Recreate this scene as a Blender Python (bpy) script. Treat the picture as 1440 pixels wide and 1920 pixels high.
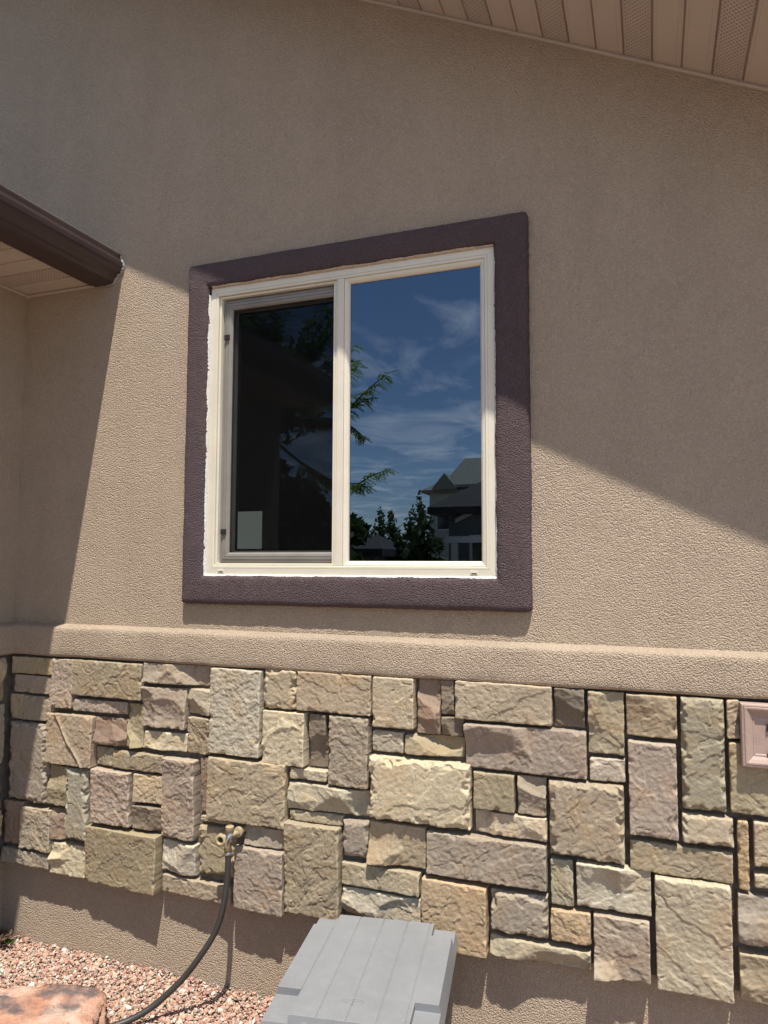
import bpy, math, random
import numpy as np
from mathutils import Vector, Matrix

# ------------------------------------------------------------------ camera, sky, sun, exposure
for o in list(bpy.data.objects):
    bpy.data.objects.remove(o, do_unlink=True)
scene = bpy.context.scene
COL = scene.collection
R_ = math.radians

cam_d = bpy.data.cameras.new('camera')
cam_d.sensor_fit = 'VERTICAL'
cam_d.sensor_height = 24.0
cam_d.lens = 1350.0 / 1920.0 * 24.0
cam_d.clip_start = 0.05
cam_d.clip_end = 500.0
cam = bpy.data.objects.new('camera', cam_d)
COL.objects.link(cam)
yaw, pit, rol = R_(20.37), R_(4.10), R_(0.18)
fw = Vector((-math.sin(yaw) * math.cos(pit), math.cos(yaw) * math.cos(pit), math.sin(pit)))
r0 = Vector((math.cos(yaw), math.sin(yaw), 0))
u0 = r0.cross(fw)
rr = math.cos(rol) * r0 + math.sin(rol) * u0
uu = -math.sin(rol) * r0 + math.cos(rol) * u0
M = Matrix(((rr.x, uu.x, -fw.x, 0.0), (rr.y, uu.y, -fw.y, -2.55), (rr.z, uu.z, -fw.z, 1.67), (0, 0, 0, 1)))
cam.matrix_world = M
scene.camera = cam
scene.render.resolution_x = 768
scene.render.resolution_y = 1024

SUN_TO = Vector((0.166, -0.345, 1.0)).normalized()      # towards the sun
world = bpy.data.worlds.new('World')
scene.world = world
world.use_nodes = True
wn = world.node_tree.nodes
wl = world.node_tree.links
wn.clear()
w_out = wn.new('ShaderNodeOutputWorld')
w_bg = wn.new('ShaderNodeBackground')
w_bg.inputs['Strength'].default_value = 0.118
w_sky = wn.new('ShaderNodeTexSky')
w_sky.sky_type = 'NISHITA'
w_sky.sun_disc = False
w_sky.sun_elevation = math.asin(SUN_TO.z)
w_sky.sun_rotation = math.atan2(SUN_TO.x, SUN_TO.y)
w_sky.altitude = 1200
w_sky.dust_density = 0.15
w_sky.ozone_density = 2.0
# thin streaky cirrus over the whole sky
w_tc = wn.new('ShaderNodeTexCoord')
w_sep = wn.new('ShaderNodeSeparateXYZ')
w_max = wn.new('ShaderNodeMath'); w_max.operation = 'MAXIMUM'; w_max.inputs[1].default_value = 0.06
w_dx = wn.new('ShaderNodeMath'); w_dx.operation = 'DIVIDE'
w_dy = wn.new('ShaderNodeMath'); w_dy.operation = 'DIVIDE'
w_cmb = wn.new('ShaderNodeCombineXYZ')
w_map = wn.new('ShaderNodeMapping')
w_map.inputs['Location'].default_value = (3.1, 1.2, 0)
w_map.inputs['Rotation'].default_value = (0, 0, R_(-52))
w_map.inputs['Scale'].default_value = (1.25, 0.75, 1)
w_no = wn.new('ShaderNodeTexNoise')
w_no.inputs['Scale'].default_value = 1.25
w_no.inputs['Detail'].default_value = 9
w_no.inputs['Roughness'].default_value = 0.6
w_no.inputs['Distortion'].default_value = 0.55
w_rmp = wn.new('ShaderNodeValToRGB')
w_rmp.color_ramp.elements[0].position = 0.475
w_rmp.color_ramp.elements[0].color = (0, 0, 0, 1)
w_rmp.color_ramp.elements[1].position = 0.74
w_rmp.color_ramp.elements[1].color = (0.75, 0.75, 0.75, 1)
w_mix = wn.new('ShaderNodeMix'); w_mix.data_type = 'RGBA'
w_mix.inputs['B'].default_value = (11.0, 11.3, 11.8, 1)
wl.new(w_tc.outputs['Generated'], w_sep.inputs[0])
wl.new(w_sep.outputs['Z'], w_max.inputs[0])
wl.new(w_sep.outputs['X'], w_dx.inputs[0]); wl.new(w_max.outputs[0], w_dx.inputs[1])
wl.new(w_sep.outputs['Y'], w_dy.inputs[0]); wl.new(w_max.outputs[0], w_dy.inputs[1])
wl.new(w_dx.outputs[0], w_cmb.inputs[0]); wl.new(w_dy.outputs[0], w_cmb.inputs[1])
wl.new(w_cmb.outputs[0], w_map.inputs[0]); wl.new(w_map.outputs[0], w_no.inputs['Vector'])
wl.new(w_no.outputs['Fac'], w_rmp.inputs[0])
wl.new(w_rmp.outputs['Color'], w_mix.inputs['Factor'])
wl.new(w_sky.outputs[0], w_mix.inputs['A'])
wl.new(w_mix.outputs['Result'], w_bg.inputs['Color'])
wl.new(w_bg.outputs[0], w_out.inputs[0])

sun_d = bpy.data.lights.new('sun', 'SUN')
sun_d.energy = 4.8
sun_d.angle = R_(0.55)
sun_d.color = (1.0, 0.96, 0.89)
sun = bpy.data.objects.new('sun', sun_d)
COL.objects.link(sun)
sun.location = SUN_TO * 30
sun.rotation_euler = SUN_TO.to_track_quat('Z', 'Y').to_euler()

vs = scene.view_settings
vs.view_transform = 'Standard'
vs.look = 'None'
vs.gamma = 1.0
vs.use_curve_mapping = False
vs.exposure = 0.70

rng = np.random.default_rng(7)
random.seed(11)

# ------------------------------------------------------------------ helpers
def props(o, label=None, cat=None, group=None, kind=None):
    if label: o['label'] = label
    if cat: o['category'] = cat
    if group: o['group'] = group
    if kind: o['kind'] = kind
    return o

def empty(name, loc=(0, 0, 0), rz=0.0, parent=None):
    o = bpy.data.objects.new(name, None)
    COL.objects.link(o)
    o.empty_display_size = 0.1
    o.location = loc
    o.rotation_euler = (0, 0, rz)
    if parent: o.parent = parent
    return o

def link(name, me, mat=None, parent=None, loc=None):
    o = bpy.data.objects.new(name, me)
    COL.objects.link(o)
    if mat: me.materials.append(mat)
    if parent: o.parent = parent
    if loc is not None: o.location = loc
    return o

def mesh(name, verts, faces, smooth=False):
    me = bpy.data.meshes.new(name)
    me.from_pydata([tuple(map(float, v)) for v in verts], [], [tuple(map(int, f)) for f in faces])
    if smooth:
        me.polygons.foreach_set('use_smooth', [True] * len(me.polygons))
    me.update()
    return me

def np_mesh(name, V, F, smooth=True):
    """V (n,3), F (m,k) numpy"""
    me = bpy.data.meshes.new(name)
    k = F.shape[1]
    me.vertices.add(len(V)); me.vertices.foreach_set('co', V.astype(np.float32).ravel())
    me.loops.add(F.size); me.loops.foreach_set('vertex_index', F.astype(np.int32).ravel())
    me.polygons.add(len(F))
    me.polygons.foreach_set('loop_start', np.arange(0, F.size, k, dtype=np.int32))
    me.polygons.foreach_set('use_smooth', np.full(len(F), smooth))
    me.update(calc_edges=True)
    me.validate()
    return me

class MB:
    def __init__(s): s.v = []; s.f = []
    def box(s, x0, x1, y0, y1, z0, z1):
        n = len(s.v)
        s.v += [(x0,y0,z0),(x1,y0,z0),(x1,y1,z0),(x0,y1,z0),(x0,y0,z1),(x1,y0,z1),(x1,y1,z1),(x0,y1,z1)]
        s.f += [(n,n+3,n+2,n+1),(n+4,n+5,n+6,n+7),(n,n+1,n+5,n+4),(n+1,n+2,n+6,n+5),(n+2,n+3,n+7,n+6),(n+3,n,n+4,n+7)]
        return s
    def add(s, V, F):
        n = len(s.v)
        s.v += [tuple(v) for v in V]
        s.f += [tuple(i + n for i in f) for f in F]
        return s
    def prism(s, pts, fn, a0, a1):
        """closed 2d profile swept from a0 to a1; fn(p, a) -> xyz"""
        n = len(s.v); k = len(pts)
        s.v += [fn(p, a0) for p in pts] + [fn(p, a1) for p in pts]
        for i in range(k):
            j = (i + 1) % k
            s.f.append((n+i, n+j, n+k+j, n+k+i))
        s.f.append(tuple(range(n+k-1, n-1, -1))); s.f.append(tuple(range(n+k, n+2*k)))
        return s
    def tube(s, path, rad, seg=12, cap=True):
        n0 = len(s.v)
        P = [Vector(p) for p in path]
        rads = rad if isinstance(rad, (list, tuple)) else [rad] * len(P)
        T = []
        for i in range(len(P)):
            a = P[max(i-1, 0)]; b = P[min(i+1, len(P)-1)]
            T.append((b - a).normalized())
        ref = Vector((0, 0, 1)) if abs(T[0].z) < 0.9 else Vector((1, 0, 0))
        nrm = T[0].cross(ref).normalized()
        for i, p in enumerate(P):
            nrm = (nrm - T[i] * nrm.dot(T[i])).normalized()
            bi = T[i].cross(nrm)
            for k in range(seg):
                a = 2 * math.pi * k / seg
                q = p + (nrm * math.cos(a) + bi * math.sin(a)) * rads[i]
                s.v.append(tuple(q))
        for i in range(len(P) - 1):
            for k in range(seg):
                k2 = (k + 1) % seg
                s.f.append((n0+i*seg+k, n0+i*seg+k2, n0+(i+1)*seg+k2, n0+(i+1)*seg+k))
        if cap:
            s.f.append(tuple(n0 + k for k in range(seg-1, -1, -1)))
            m = n0 + (len(P)-1) * seg
            s.f.append(tuple(m + k for k in range(seg)))
        return s
    def build(s, name, mat=None, parent=None, smooth=False, bevel=0.0, loc=None, auto=None):
        me = mesh(name, s.v, s.f, smooth)
        o = link(name, me, mat, parent, loc)
        fix_normals(me)
        if auto is not None:
            me.set_sharp_from_angle(angle=auto)
        if bevel:
            b = o.modifiers.new('bevel', 'BEVEL'); b.width = bevel; b.segments = 2; b.limit_method = 'ANGLE'; b.angle_limit = R_(35)
        return o

def fix_normals(me):
    import bmesh
    bm = bmesh.new(); bm.from_mesh(me)
    bmesh.ops.recalc_face_normals(bm, faces=bm.faces)
    bm.to_mesh(me); bm.free()

# --- vectorised gradient noise
def _h(ix, iy, seed):
    n = (ix.astype(np.int64) * 374761393 + iy.astype(np.int64) * 668265263 + int(seed) * 2147483647) & 0xffffffff
    n = ((n ^ (n >> 13)) * 1274126177) & 0xffffffff
    return ((n ^ (n >> 16)) & 0xffff) / 65535.0 * 2 * np.pi
def pn(x, y, seed=0):
    x = np.asarray(x, float); y = np.asarray(y, float)
    ix = np.floor(x); iy = np.floor(y); fx = x - ix; fy = y - iy
    u = fx*fx*fx*(fx*(fx*6-15)+10); v = fy*fy*fy*(fy*(fy*6-15)+10)
    def g(a, b):
        t = _h(ix + a, iy + b, seed)
        return np.cos(t) * (fx - a) + np.sin(t) * (fy - b)
    return 1.5 * ((g(0,0)*(1-u) + g(1,0)*u) * (1-v) + (g(0,1)*(1-u) + g(1,1)*u) * v)
def fbm(x, y, seed=0, o=4, gain=0.5):
    r = 0; a = 1; f = 1
    for i in range(o):
        r = r + a * pn(x*f + 17.3*i, y*f - 9.1*i, seed + i); a *= gain; f *= 2.03
    return r
def sst(a, b, x):
    t = np.clip((x - a) / (b - a), 0, 1); return t*t*(3 - 2*t)

# ------------------------------------------------------------------ materials
class NT:
    def __init__(s, name):
        s.m = bpy.data.materials.new(name); s.m.use_nodes = True
        s.n = s.m.node_tree.nodes; s.l = s.m.node_tree.links
        s.b = s.n['Principled BSDF']; s.out = s.n['Material Output']
        s.tc = s.n.new('ShaderNodeTexCoord')
    def new(s, t, **kw):
        x = s.n.new(t)
        for k, v in kw.items():
            if k in x.inputs: x.inputs[k].default_value = v
            else: setattr(x, k, v)
        return x
    def mapping(s, scale, src=None, loc=(0,0,0), rot=(0,0,0)):
        m = s.new('ShaderNodeMapping'); m.inputs['Scale'].default_value = scale; m.inputs['Location'].default_value = loc; m.inputs['Rotation'].default_value = rot
        s.l.new(src or s.tc.outputs['Object'], m.inputs[0]); return m.outputs[0]
    def noise(s, scale, detail=3, rough=0.5, vec=None, dist=0.0):
        x = s.new('ShaderNodeTexNoise'); x.inputs['Scale'].default_value = scale; x.inputs['Detail'].default_value = detail
        x.inputs['Roughness'].default_value = rough; x.inputs['Distortion'].default_value = dist
        s.l.new(vec or s.tc.outputs['Object'], x.inputs['Vector']); return x.outputs['Fac']
    def ramp(s, f, stops):
        r = s.new('ShaderNodeValToRGB'); e = r.color_ramp.elements
        while len(e) < len(stops): e.new(0.5)
        for i, (p, c) in enumerate(stops):
            e[i].position = p
            e[i].color = (c, c, c, 1) if isinstance(c, (int, float)) else (*c, 1)
        s.l.new(f, r.inputs[0]); return r.outputs[0]
    def mix(s, f, a, b, blend='MIX'):
        x = s.new('ShaderNodeMix'); x.data_type = 'RGBA'; x.blend_type = blend
        for v, k in ((f, 'Factor'), (a, 'A'), (b, 'B')):
            if hasattr(v, 'is_linked'): s.l.new(v, x.inputs[k])
            elif k == 'Factor': x.inputs[k].default_value = v
            else: x.inputs[k].default_value = (*v, 1)
        return x.outputs['Result']
    def math(s, op, a, b=0.0):
        x = s.new('ShaderNodeMath'); x.operation = op
        for i, v in enumerate((a, b)):
            if hasattr(v, 'is_linked'): s.l.new(v, x.inputs[i])
            else: x.inputs[i].default_value = v
        return x.outputs[0]
    def bump(s, h, dist, strength=1.0, prev=None):
        x = s.new('ShaderNodeBump'); x.inputs['Distance'].default_value = dist; x.inputs['Strength'].default_value = strength
        s.l.new(h, x.inputs['Height'])
        if prev: s.l.new(prev, x.inputs['Normal'])
        return x.outputs[0]
    def set(s, col=None, rough=None, normal=None, metal=None, spec=None):
        for v, k in ((col, 'Base Color'), (rough, 'Roughness'), (metal, 'Metallic'), (spec, 'Specular IOR Level'), (normal, 'Normal')):
            if v is None: continue
            if hasattr(v, 'is_linked'): s.l.new(v, s.b.inputs[k])
            else: s.b.inputs[k].default_value = (*v, 1) if isinstance(v, tuple) else v
        return s.m

def plain(name, col, rough=0.6, var=0.12, scale=9.0, bump=0.0, bscale=60, metal=0.0, spec=0.4):
    t = NT(name)
    n = t.noise(scale, 4, 0.6)
    lo = tuple(c * (1 - var) for c in col); hi = tuple(min(1, c * (1 + var)) for c in col)
    c = t.mix(t.ramp(n, [(0.3, 0.0), (0.7, 1.0)]), lo, hi)
    nm = t.bump(t.noise(bscale, 3, 0.6), bump) if bump else None
    return t.set(c, rough, nm, metal, spec)

def stucco(name, col, dirt, bdist=0.0062, streak=0.6):
    t = NT(name)
    big = t.noise(0.9, 4, 0.55)
    mid = t.noise(4.5, 4, 0.6)
    fine = t.noise(210, 2, 0.6)
    stv = t.noise(1.0, 4, 0.6, t.mapping((5.0, 5.0, 0.45)))
    c = t.mix(t.ramp(big, [(0.35, 0.0), (0.68, 0.55)]), col, dirt)
    c = t.mix(t.math('MULTIPLY', t.ramp(stv, [(0.46, 0.0), (0.72, 1.0)]), streak), c, dirt)
    c = t.mix(t.ramp(mid, [(0.45, 0.0), (0.75, 0.45)]), c, tuple(min(1, x * 1.18) for x in col))
    scuff = t.noise(9.0, 6, 0.72, t.mapping((1.0, 1.0, 0.55)), 0.4)
    c = t.mix(t.ramp(scuff, [(0.60, 0.0), (0.76, 0.5)]), c, tuple(min(1, x * 1.28) for x in col))
    c = t.mix(t.ramp(scuff, [(0.24, 0.55), (0.38, 0.0)]), c, tuple(x * 0.80 for x in dirt))
    c = t.mix(t.ramp(fine, [(0.35, 0.0), (0.68, 0.35)]), c, tuple(x * 0.72 for x in col))
    g = t.noise(300, 1.0, 0.5)
    v = t.new('ShaderNodeTexVoronoi'); v.inputs['Scale'].default_value = 205; t.l.new(t.tc.outputs['Object'], v.inputs['Vector'])
    sc_ = t.new('ShaderNodeSeparateColor'); t.l.new(v.outputs['Color'], sc_.inputs[0])
    c = t.mix(t.ramp(sc_.outputs[0], [(0.0, 0.55), (0.45, 0.0)]), c, tuple(x * 0.74 for x in col))
    c = t.mix(t.ramp(sc_.outputs[1], [(0.7, 0.0), (1.0, 0.6)]), c, tuple(min(1, x * 1.2) for x in col))
    h = t.math('ADD', t.math('MULTIPLY', g, 0.5), t.math('MULTIPLY', v.outputs['Distance'], -0.8))
    h = t.math('ADD', h, t.math('MULTIPLY', sc_.outputs[2], 0.35))
    nm = t.bump(t.noise(7, 2), 0.012, 0.5)
    nm = t.bump(h, bdist, 1.0, nm)
    return t.set(c, 0.93, nm, spec=0.12)

M_STUCCO = stucco('stucco_tan', (0.440, 0.345, 0.252), (0.362, 0.281, 0.204))
M_STUCCO_BASE = stucco('stucco_base', (0.435, 0.342, 0.255), (0.355, 0.274, 0.202))
M_TRIM = stucco('stucco_dark_trim', (0.112, 0.080, 0.081), (0.092, 0.065, 0.068), 0.0075, 0.2)
M_FRAME = plain('almond_vinyl', (0.60, 0.55, 0.435), 0.42, 0.05, 7, 0.0004, 90, spec=0.4)
M_SASH = plain('taupe_screen_frame', (0.205, 0.187, 0.160), 0.5, 0.10, 14, spec=0.35)
M_CAULK = plain('white_caulk', (0.62, 0.60, 0.54), 0.8, 0.08, 60, 0.004, 190, spec=0.2)
M_CAULK_TOP = plain('beige_mortar_bead', (0.45, 0.36, 0.27), 0.9, 0.15, 60, 0.004, 190, spec=0.1)
M_BLACK = plain('black_plastic', (0.018, 0.018, 0.018), 0.5, 0.1)
M_MORTAR = plain('dark_mortar', (0.15, 0.125, 0.10), 0.95, 0.25, 30, 0.006, 120, spec=0.1)
M_GUTTER = plain('brown_metal', (0.046, 0.029, 0.027), 0.38, 0.08, 6, spec=0.45)
M_SILVER = plain('silver_sealant', (0.24, 0.225, 0.205), 0.4, 0.2, 40, 0.004, 80, spec=0.5)
M_ROOFING = plain('dark_shingle', (0.07, 0.06, 0.055), 0.9, 0.3, 25, 0.006, 90, spec=0.1)
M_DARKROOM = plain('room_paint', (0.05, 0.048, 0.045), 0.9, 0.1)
M_PAPER = plain('pale_green_paper', (0.42, 0.50, 0.44), 0.85, 0.04)

def soffit_mat(vent):
    t = NT('soffit_vent' if vent else 'soffit_vinyl')
    base = (0.485, 0.405, 0.338)
    n = t.noise(5, 3)
    c = t.mix(t.ramp(n, [(0.35, 0.0), (0.7, 1.0)]), tuple(x * 0.95 for x in base), tuple(x * 1.04 for x in base))
    if vent:
        # punched slots: rows of small holes, recessed
        mp = t.mapping((84.0, 84.0, 1.0), rot=(0, 0, R_(45)))
        v = t.new('ShaderNodeTexVoronoi'); v.inputs['Scale'].default_value = 1.0; v.inputs['Randomness'].default_value = 0.0
        t.l.new(mp, v.inputs['Vector'])
        hole = t.ramp(v.outputs['Distance'], [(0.16, 1.0), (0.30, 0.0)])
        c = t.mix(t.math('MULTIPLY', hole, 0.34), c, (0.05, 0.035, 0.025))
        nm = t.bump(hole, -0.004)
        return t.set(c, 0.5, nm, spec=0.3)
    return t.set(c, 0.5, spec=0.3)
M_SOFFIT = soffit_mat(False); M_VENT = soffit_mat(True)

def stone_mat():
    t = NT('cast_stone')
    oi = t.new('ShaderNodeObjectInfo')
    off = t.new('ShaderNodeVectorMath'); off.operation = 'ADD'
    cv = t.new('ShaderNodeCombineXYZ')
    rr_ = t.math('MULTIPLY', oi.outputs['Random'], 83.0)
    t.l.new(rr_, cv.inputs[0]); t.l.new(rr_, cv.inputs[1]); t.l.new(rr_, cv.inputs[2])
    t.l.new(t.tc.outputs['Object'], off.inputs[0]); t.l.new(cv.outputs[0], off.inputs[1])
    vec = off.outputs[0]
    n1 = t.noise(8, 5, 0.6, vec, 0.6)
    n2 = t.noise(19, 5, 0.62, vec, 0.8)
    n3 = t.noise(70, 4, 0.65, vec)
    base = oi.outputs['Color']
    pale = t.mix(1.0, base, (1.14, 1.15, 1.13), 'MULTIPLY')
    warm = t.mix(1.0, base, (1.03, 0.92, 0.81), 'MULTIPLY')
    cool = t.mix(1.0, base, (0.85, 0.86, 0.855), 'MULTIPLY')
    dark = t.mix(1.0, base, (0.78, 0.75, 0.73), 'MULTIPLY')
    c = t.mix(t.ramp(n1, [(0.49, 0.0), (0.64, 1.0)]), base, warm)
    c = t.mix(t.ramp(n1, [(0.32, 0.9), (0.47, 0.0)]), c, cool)
    c = t.mix(t.ramp(n2, [(0.54, 0.0), (0.72, 0.75)]), c, pale)
    c = t.mix(t.ramp(n2, [(0.30, 0.95), (0.44, 0.0)]), c, dark)
    c = t.mix(t.ramp(n3, [(0.42, 0.35), (0.6, 0.0)]), c, dark)
    # pale worn arrises and cast-stone speckle
    geo = t.new('ShaderNodeNewGeometry')
    c = t.mix(t.ramp(geo.outputs['Pointiness'], [(0.515, 0.0), (0.56, 0.6)]), c, t.mix(1.0, base, (1.35, 1.36, 1.34), 'MULTIPLY'))
    n4 = t.noise(190, 3, 0.7, vec)
    c = t.mix(t.ramp(n4, [(0.33, 0.45), (0.44, 0.0)]), c, dark)
    c = t.mix(t.ramp(n4, [(0.60, 0.0), (0.70, 0.5)]), c, pale)
    nm = t.bump(t.noise(75, 5, 0.65, vec, 0.2), 0.0028, 0.7)
    nm = t.bump(t.noise(280, 3, 0.6, vec), 0.0014, 0.8, nm)
    return t.set(c, 0.92, nm, spec=0.15)
M_STONE = stone_mat()

def glass_mat():
    t = NT('window_glass')
    t.n.remove(t.b)
    gl = t.new('ShaderNodeBsdfGlossy'); gl.inputs['Roughness'].default_value = 0.0; gl.inputs['Color'].default_value = (0.68, 0.82, 1.0, 1)
    tr = t.new('ShaderNodeBsdfTransparent'); tr.inputs['Color'].default_value = (0.16, 0.19, 0.175, 1)
    fr = t.new('ShaderNodeFresnel'); fr.inputs['IOR'].default_value = 1.5
    f = t.math('MINIMUM', t.math('MULTIPLY_ADD', fr.outputs[0], 1.9), 1.0)
    ma = f.node.inputs[0].links[0].from_node
    ma.inputs[2].default_value = 0.072
    mx = t.new('ShaderNodeMixShader')
    t.l.new(f, mx.inputs[0]); t.l.new(tr.outputs[0], mx.inputs[1]); t.l.new(gl.outputs[0], mx.inputs[2])
    t.l.new(mx.outputs[0], t.out.inputs['Surface'])
    return t.m
M_GLASS = glass_mat()

def screen_mat():
    t = NT('insect_screen')
    t.b.inputs['Base Color'].default_value = (0.006, 0.006, 0.006, 1)
    t.b.inputs['Roughness'].default_value = 1.0
    t.b.inputs['Specular IOR Level'].default_value = 0.0
    tr = t.new('ShaderNodeBsdfTransparent')
    mx = t.new('ShaderNodeMixShader')
    mx.inputs[0].default_value = 0.40
    t.l.new(tr.outputs[0], mx.inputs[1]); t.l.new(t.b.outputs[0], mx.inputs[2])
    t.l.new(mx.outputs[0], t.out.inputs['Surface'])
    return t.m
M_SCREEN = screen_mat()

def leaf_mat(name, col, trans=0.35):
    t = NT(name)
    oi = t.new('ShaderNodeNewGeometry')
    n = t.noise(3.0, 3)
    c = t.mix(t.ramp(n, [(0.3, 0.0), (0.7, 1.0)]), tuple(x * 0.7 for x in col), tuple(x * 1.3 for x in col))
    t.set(c, 0.6, spec=0.3)
    tl = t.new('ShaderNodeBsdfTranslucent'); t.l.new(c, tl.inputs['Color'])
    mx = t.new('ShaderNodeMixShader'); mx.inputs[0].default_value = trans
    t.l.new(t.b.outputs[0], mx.inputs[1]); t.l.new(tl.outputs[0], mx.inputs[2]); t.l.new(mx.outputs[0], t.out.inputs['Surface'])
    return t.m
M_LEAF = leaf_mat('locust_leaf', (0.17, 0.26, 0.045), 0.5)
M_LEAF_FAR = leaf_mat('far_leaf', (0.12, 0.16, 0.07), 0.45)
M_LEAF_DARK = leaf_mat('dark_leaf', (0.06, 0.09, 0.03), 0.35)
M_BARK = plain('bark', (0.09, 0.07, 0.05), 0.9, 0.25, 20, 0.008, 40, spec=0.1)

def smooth_path(P, it=2):
    P = [Vector(p) for p in P]
    for _ in range(it):
        Q = [P[0]]
        for a, b in zip(P[:-1], P[1:]):
            Q += [a.lerp(b, 0.25), a.lerp(b, 0.75)]
        P = Q + [P[-1]]
    return P

# ------------------------------------------------------------------ setting: ground
XW = -2.763                     # wing wall plane
def ground_mat():
    t = NT('gravel_ground')
    v = t.new('ShaderNodeTexVoronoi'); v.inputs['Scale'].default_value = 62; t.l.new(t.tc.outputs['Object'], v.inputs['Vector'])
    sep = t.new('ShaderNodeSeparateColor'); t.l.new(v.outputs['Color'], sep.inputs[0])
    c = t.ramp(sep.outputs[0], [(0.0, (0.36, 0.25, 0.20)), (0.35, (0.45, 0.34, 0.27)), (0.7, (0.48, 0.40, 0.32)), (1.0, (0.54, 0.48, 0.40))])
    c = t.mix(t.ramp(v.outputs['Distance'], [(0.3, 0.0), (0.75, 0.85)]), c, (0.10, 0.06, 0.045))
    nm = t.bump(v.outputs['Distance'], -0.012)
    return t.set(c, 0.9, nm, spec=0.15)
M_GROUND = ground_mat()
ground = MB(); ground.box(-90, 90, -130, 12, -0.3, -0.012)
props(ground.build('ground', M_GROUND), kind='structure')

# ------------------------------------------------------------------ the house
house = empty('house')
props(house, 'tan stucco house with stone veneer base, sliding window and brown gutter', 'house')

# window opening and trim numbers (metres, wall plane is y = 0, outside is -y)
FX0, FX1, FZ0, FZ1 = -1.726, -0.515, 1.622, 2.830        # outer frame
TX0, TX1, TZ0, TZ1 = -1.832, -0.392, 1.503, 2.938        # dark trim, outer edge

def slope_z(x): return 3.4235 - 0.5015 * x              # soffit plane above the wall

# upper wall with opening, a few cm thick, top follows the rake
w = MB()
XA, XB = -7.5, 3.2
def wall_quad(x0, x1, zb0, zb1, zt0, zt1):
    n = len(w.v)
    for y in (0.0, 0.16):
        w.v.extend([(x0, y, zb0), (x1, y, zb1), (x1, y, zt1), (x0, y, zt0)])
    w.f.extend([(n, n+1, n+2, n+3), (n+7, n+6, n+5, n+4), (n, n+4, n+5, n+1), (n+3, n+2, n+6, n+7), (n, n+3, n+7, n+4), (n+1, n+5, n+6, n+2)])
e = 0.012
for (x0, x1, zb, zt) in ((XA, FX0 - 0.004, 0.0, None), (FX1 + 0.004, XB, 0.0, None), (FX0 - 0.004, FX1 + 0.004, 0.0, FZ0 - 0.004), (FX0 - 0.004, FX1 + 0.004, FZ1 + 0.004, None)):
    t0 = zt if zt is not None else slope_z(x0) + e
    t1 = zt if zt is not None else slope_z(x1) + e
    wall_quad(x0, x1, zb - 0.2 if zb == 0 else zb, zb - 0.2 if zb == 0 else zb, t0, t1)
props(w.build('wall', M_STUCCO, house), 'rough tan stucco gable wall around the window')

# ledge band (sloped top) on the main wall, slightly wavy
def ledge(name, length, to_world, seed):
    prof = [(0.0, 1.398), (-0.020, 1.3955), (-0.048, 1.390), (-0.057, 1.387), (-0.0615, 1.380), (-0.063, 1.366), (-0.063, 1.300), (-0.0625, 1.272), (-0.060, 1.264), (-0.052, 1.260), (0.0, 1.260)]
    n = int(length / 0.012)
    s = np.linspace(0, length, n + 1)
    V = np.zeros((n + 1, len(prof), 3))
    for k, (py, pz) in enumerate(prof):
        wob = 0.0022 * pn(s * 7, np.full_like(s, k * 0.35), seed) + 0.0010 * pn(s * 40, np.full_like(s, k * 1.3), seed + 3)
        wz = 0.0025 * pn(s * 5, np.full_like(s, 3.0 + k * 0.2), seed + 5)
        yy = py - (wob if py < 0 else 0)
        zz = pz + (wz if 0 < k < len(prof) - 1 else 0)
        V[:, k, :] = np.stack(to_world(s, yy + 0 * s, zz + 0 * s), -1)
    K = len(prof)
    i, k = np.meshgrid(np.arange(n), np.arange(K - 1), indexing='ij')
    a = i * K + k
    F = np.stack([a, a + K, a + K + 1, a + 1], -1).reshape(-1, 4)
    me = np_mesh(name, V.reshape(-1, 3), F)
    fix_normals(me)
    return link(name, me, M_STUCCO, house)
lo = ledge('ledge_band', 3.2 - XW, lambda s, y, z: (XW + s, y, z), 3)
props(lo, 'projecting tan stucco band with sloped top under the window')

# ---- stones
PAL = {'C': (0.45, 0.385, 0.278), 'T': (0.375, 0.308, 0.215), 'O': (0.325, 0.272, 0.182), 'P': (0.300, 0.247, 0.198),
       'B': (0.225, 0.165, 0.128), 'G': (0.295, 0.252, 0.20), 'D': (0.165, 0.135, 0.107), 'R': (0.37, 0.27, 0.165),
       'L': (0.41, 0.365, 0.285), 'Y': (0.325, 0.30, 0.225)}

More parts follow.
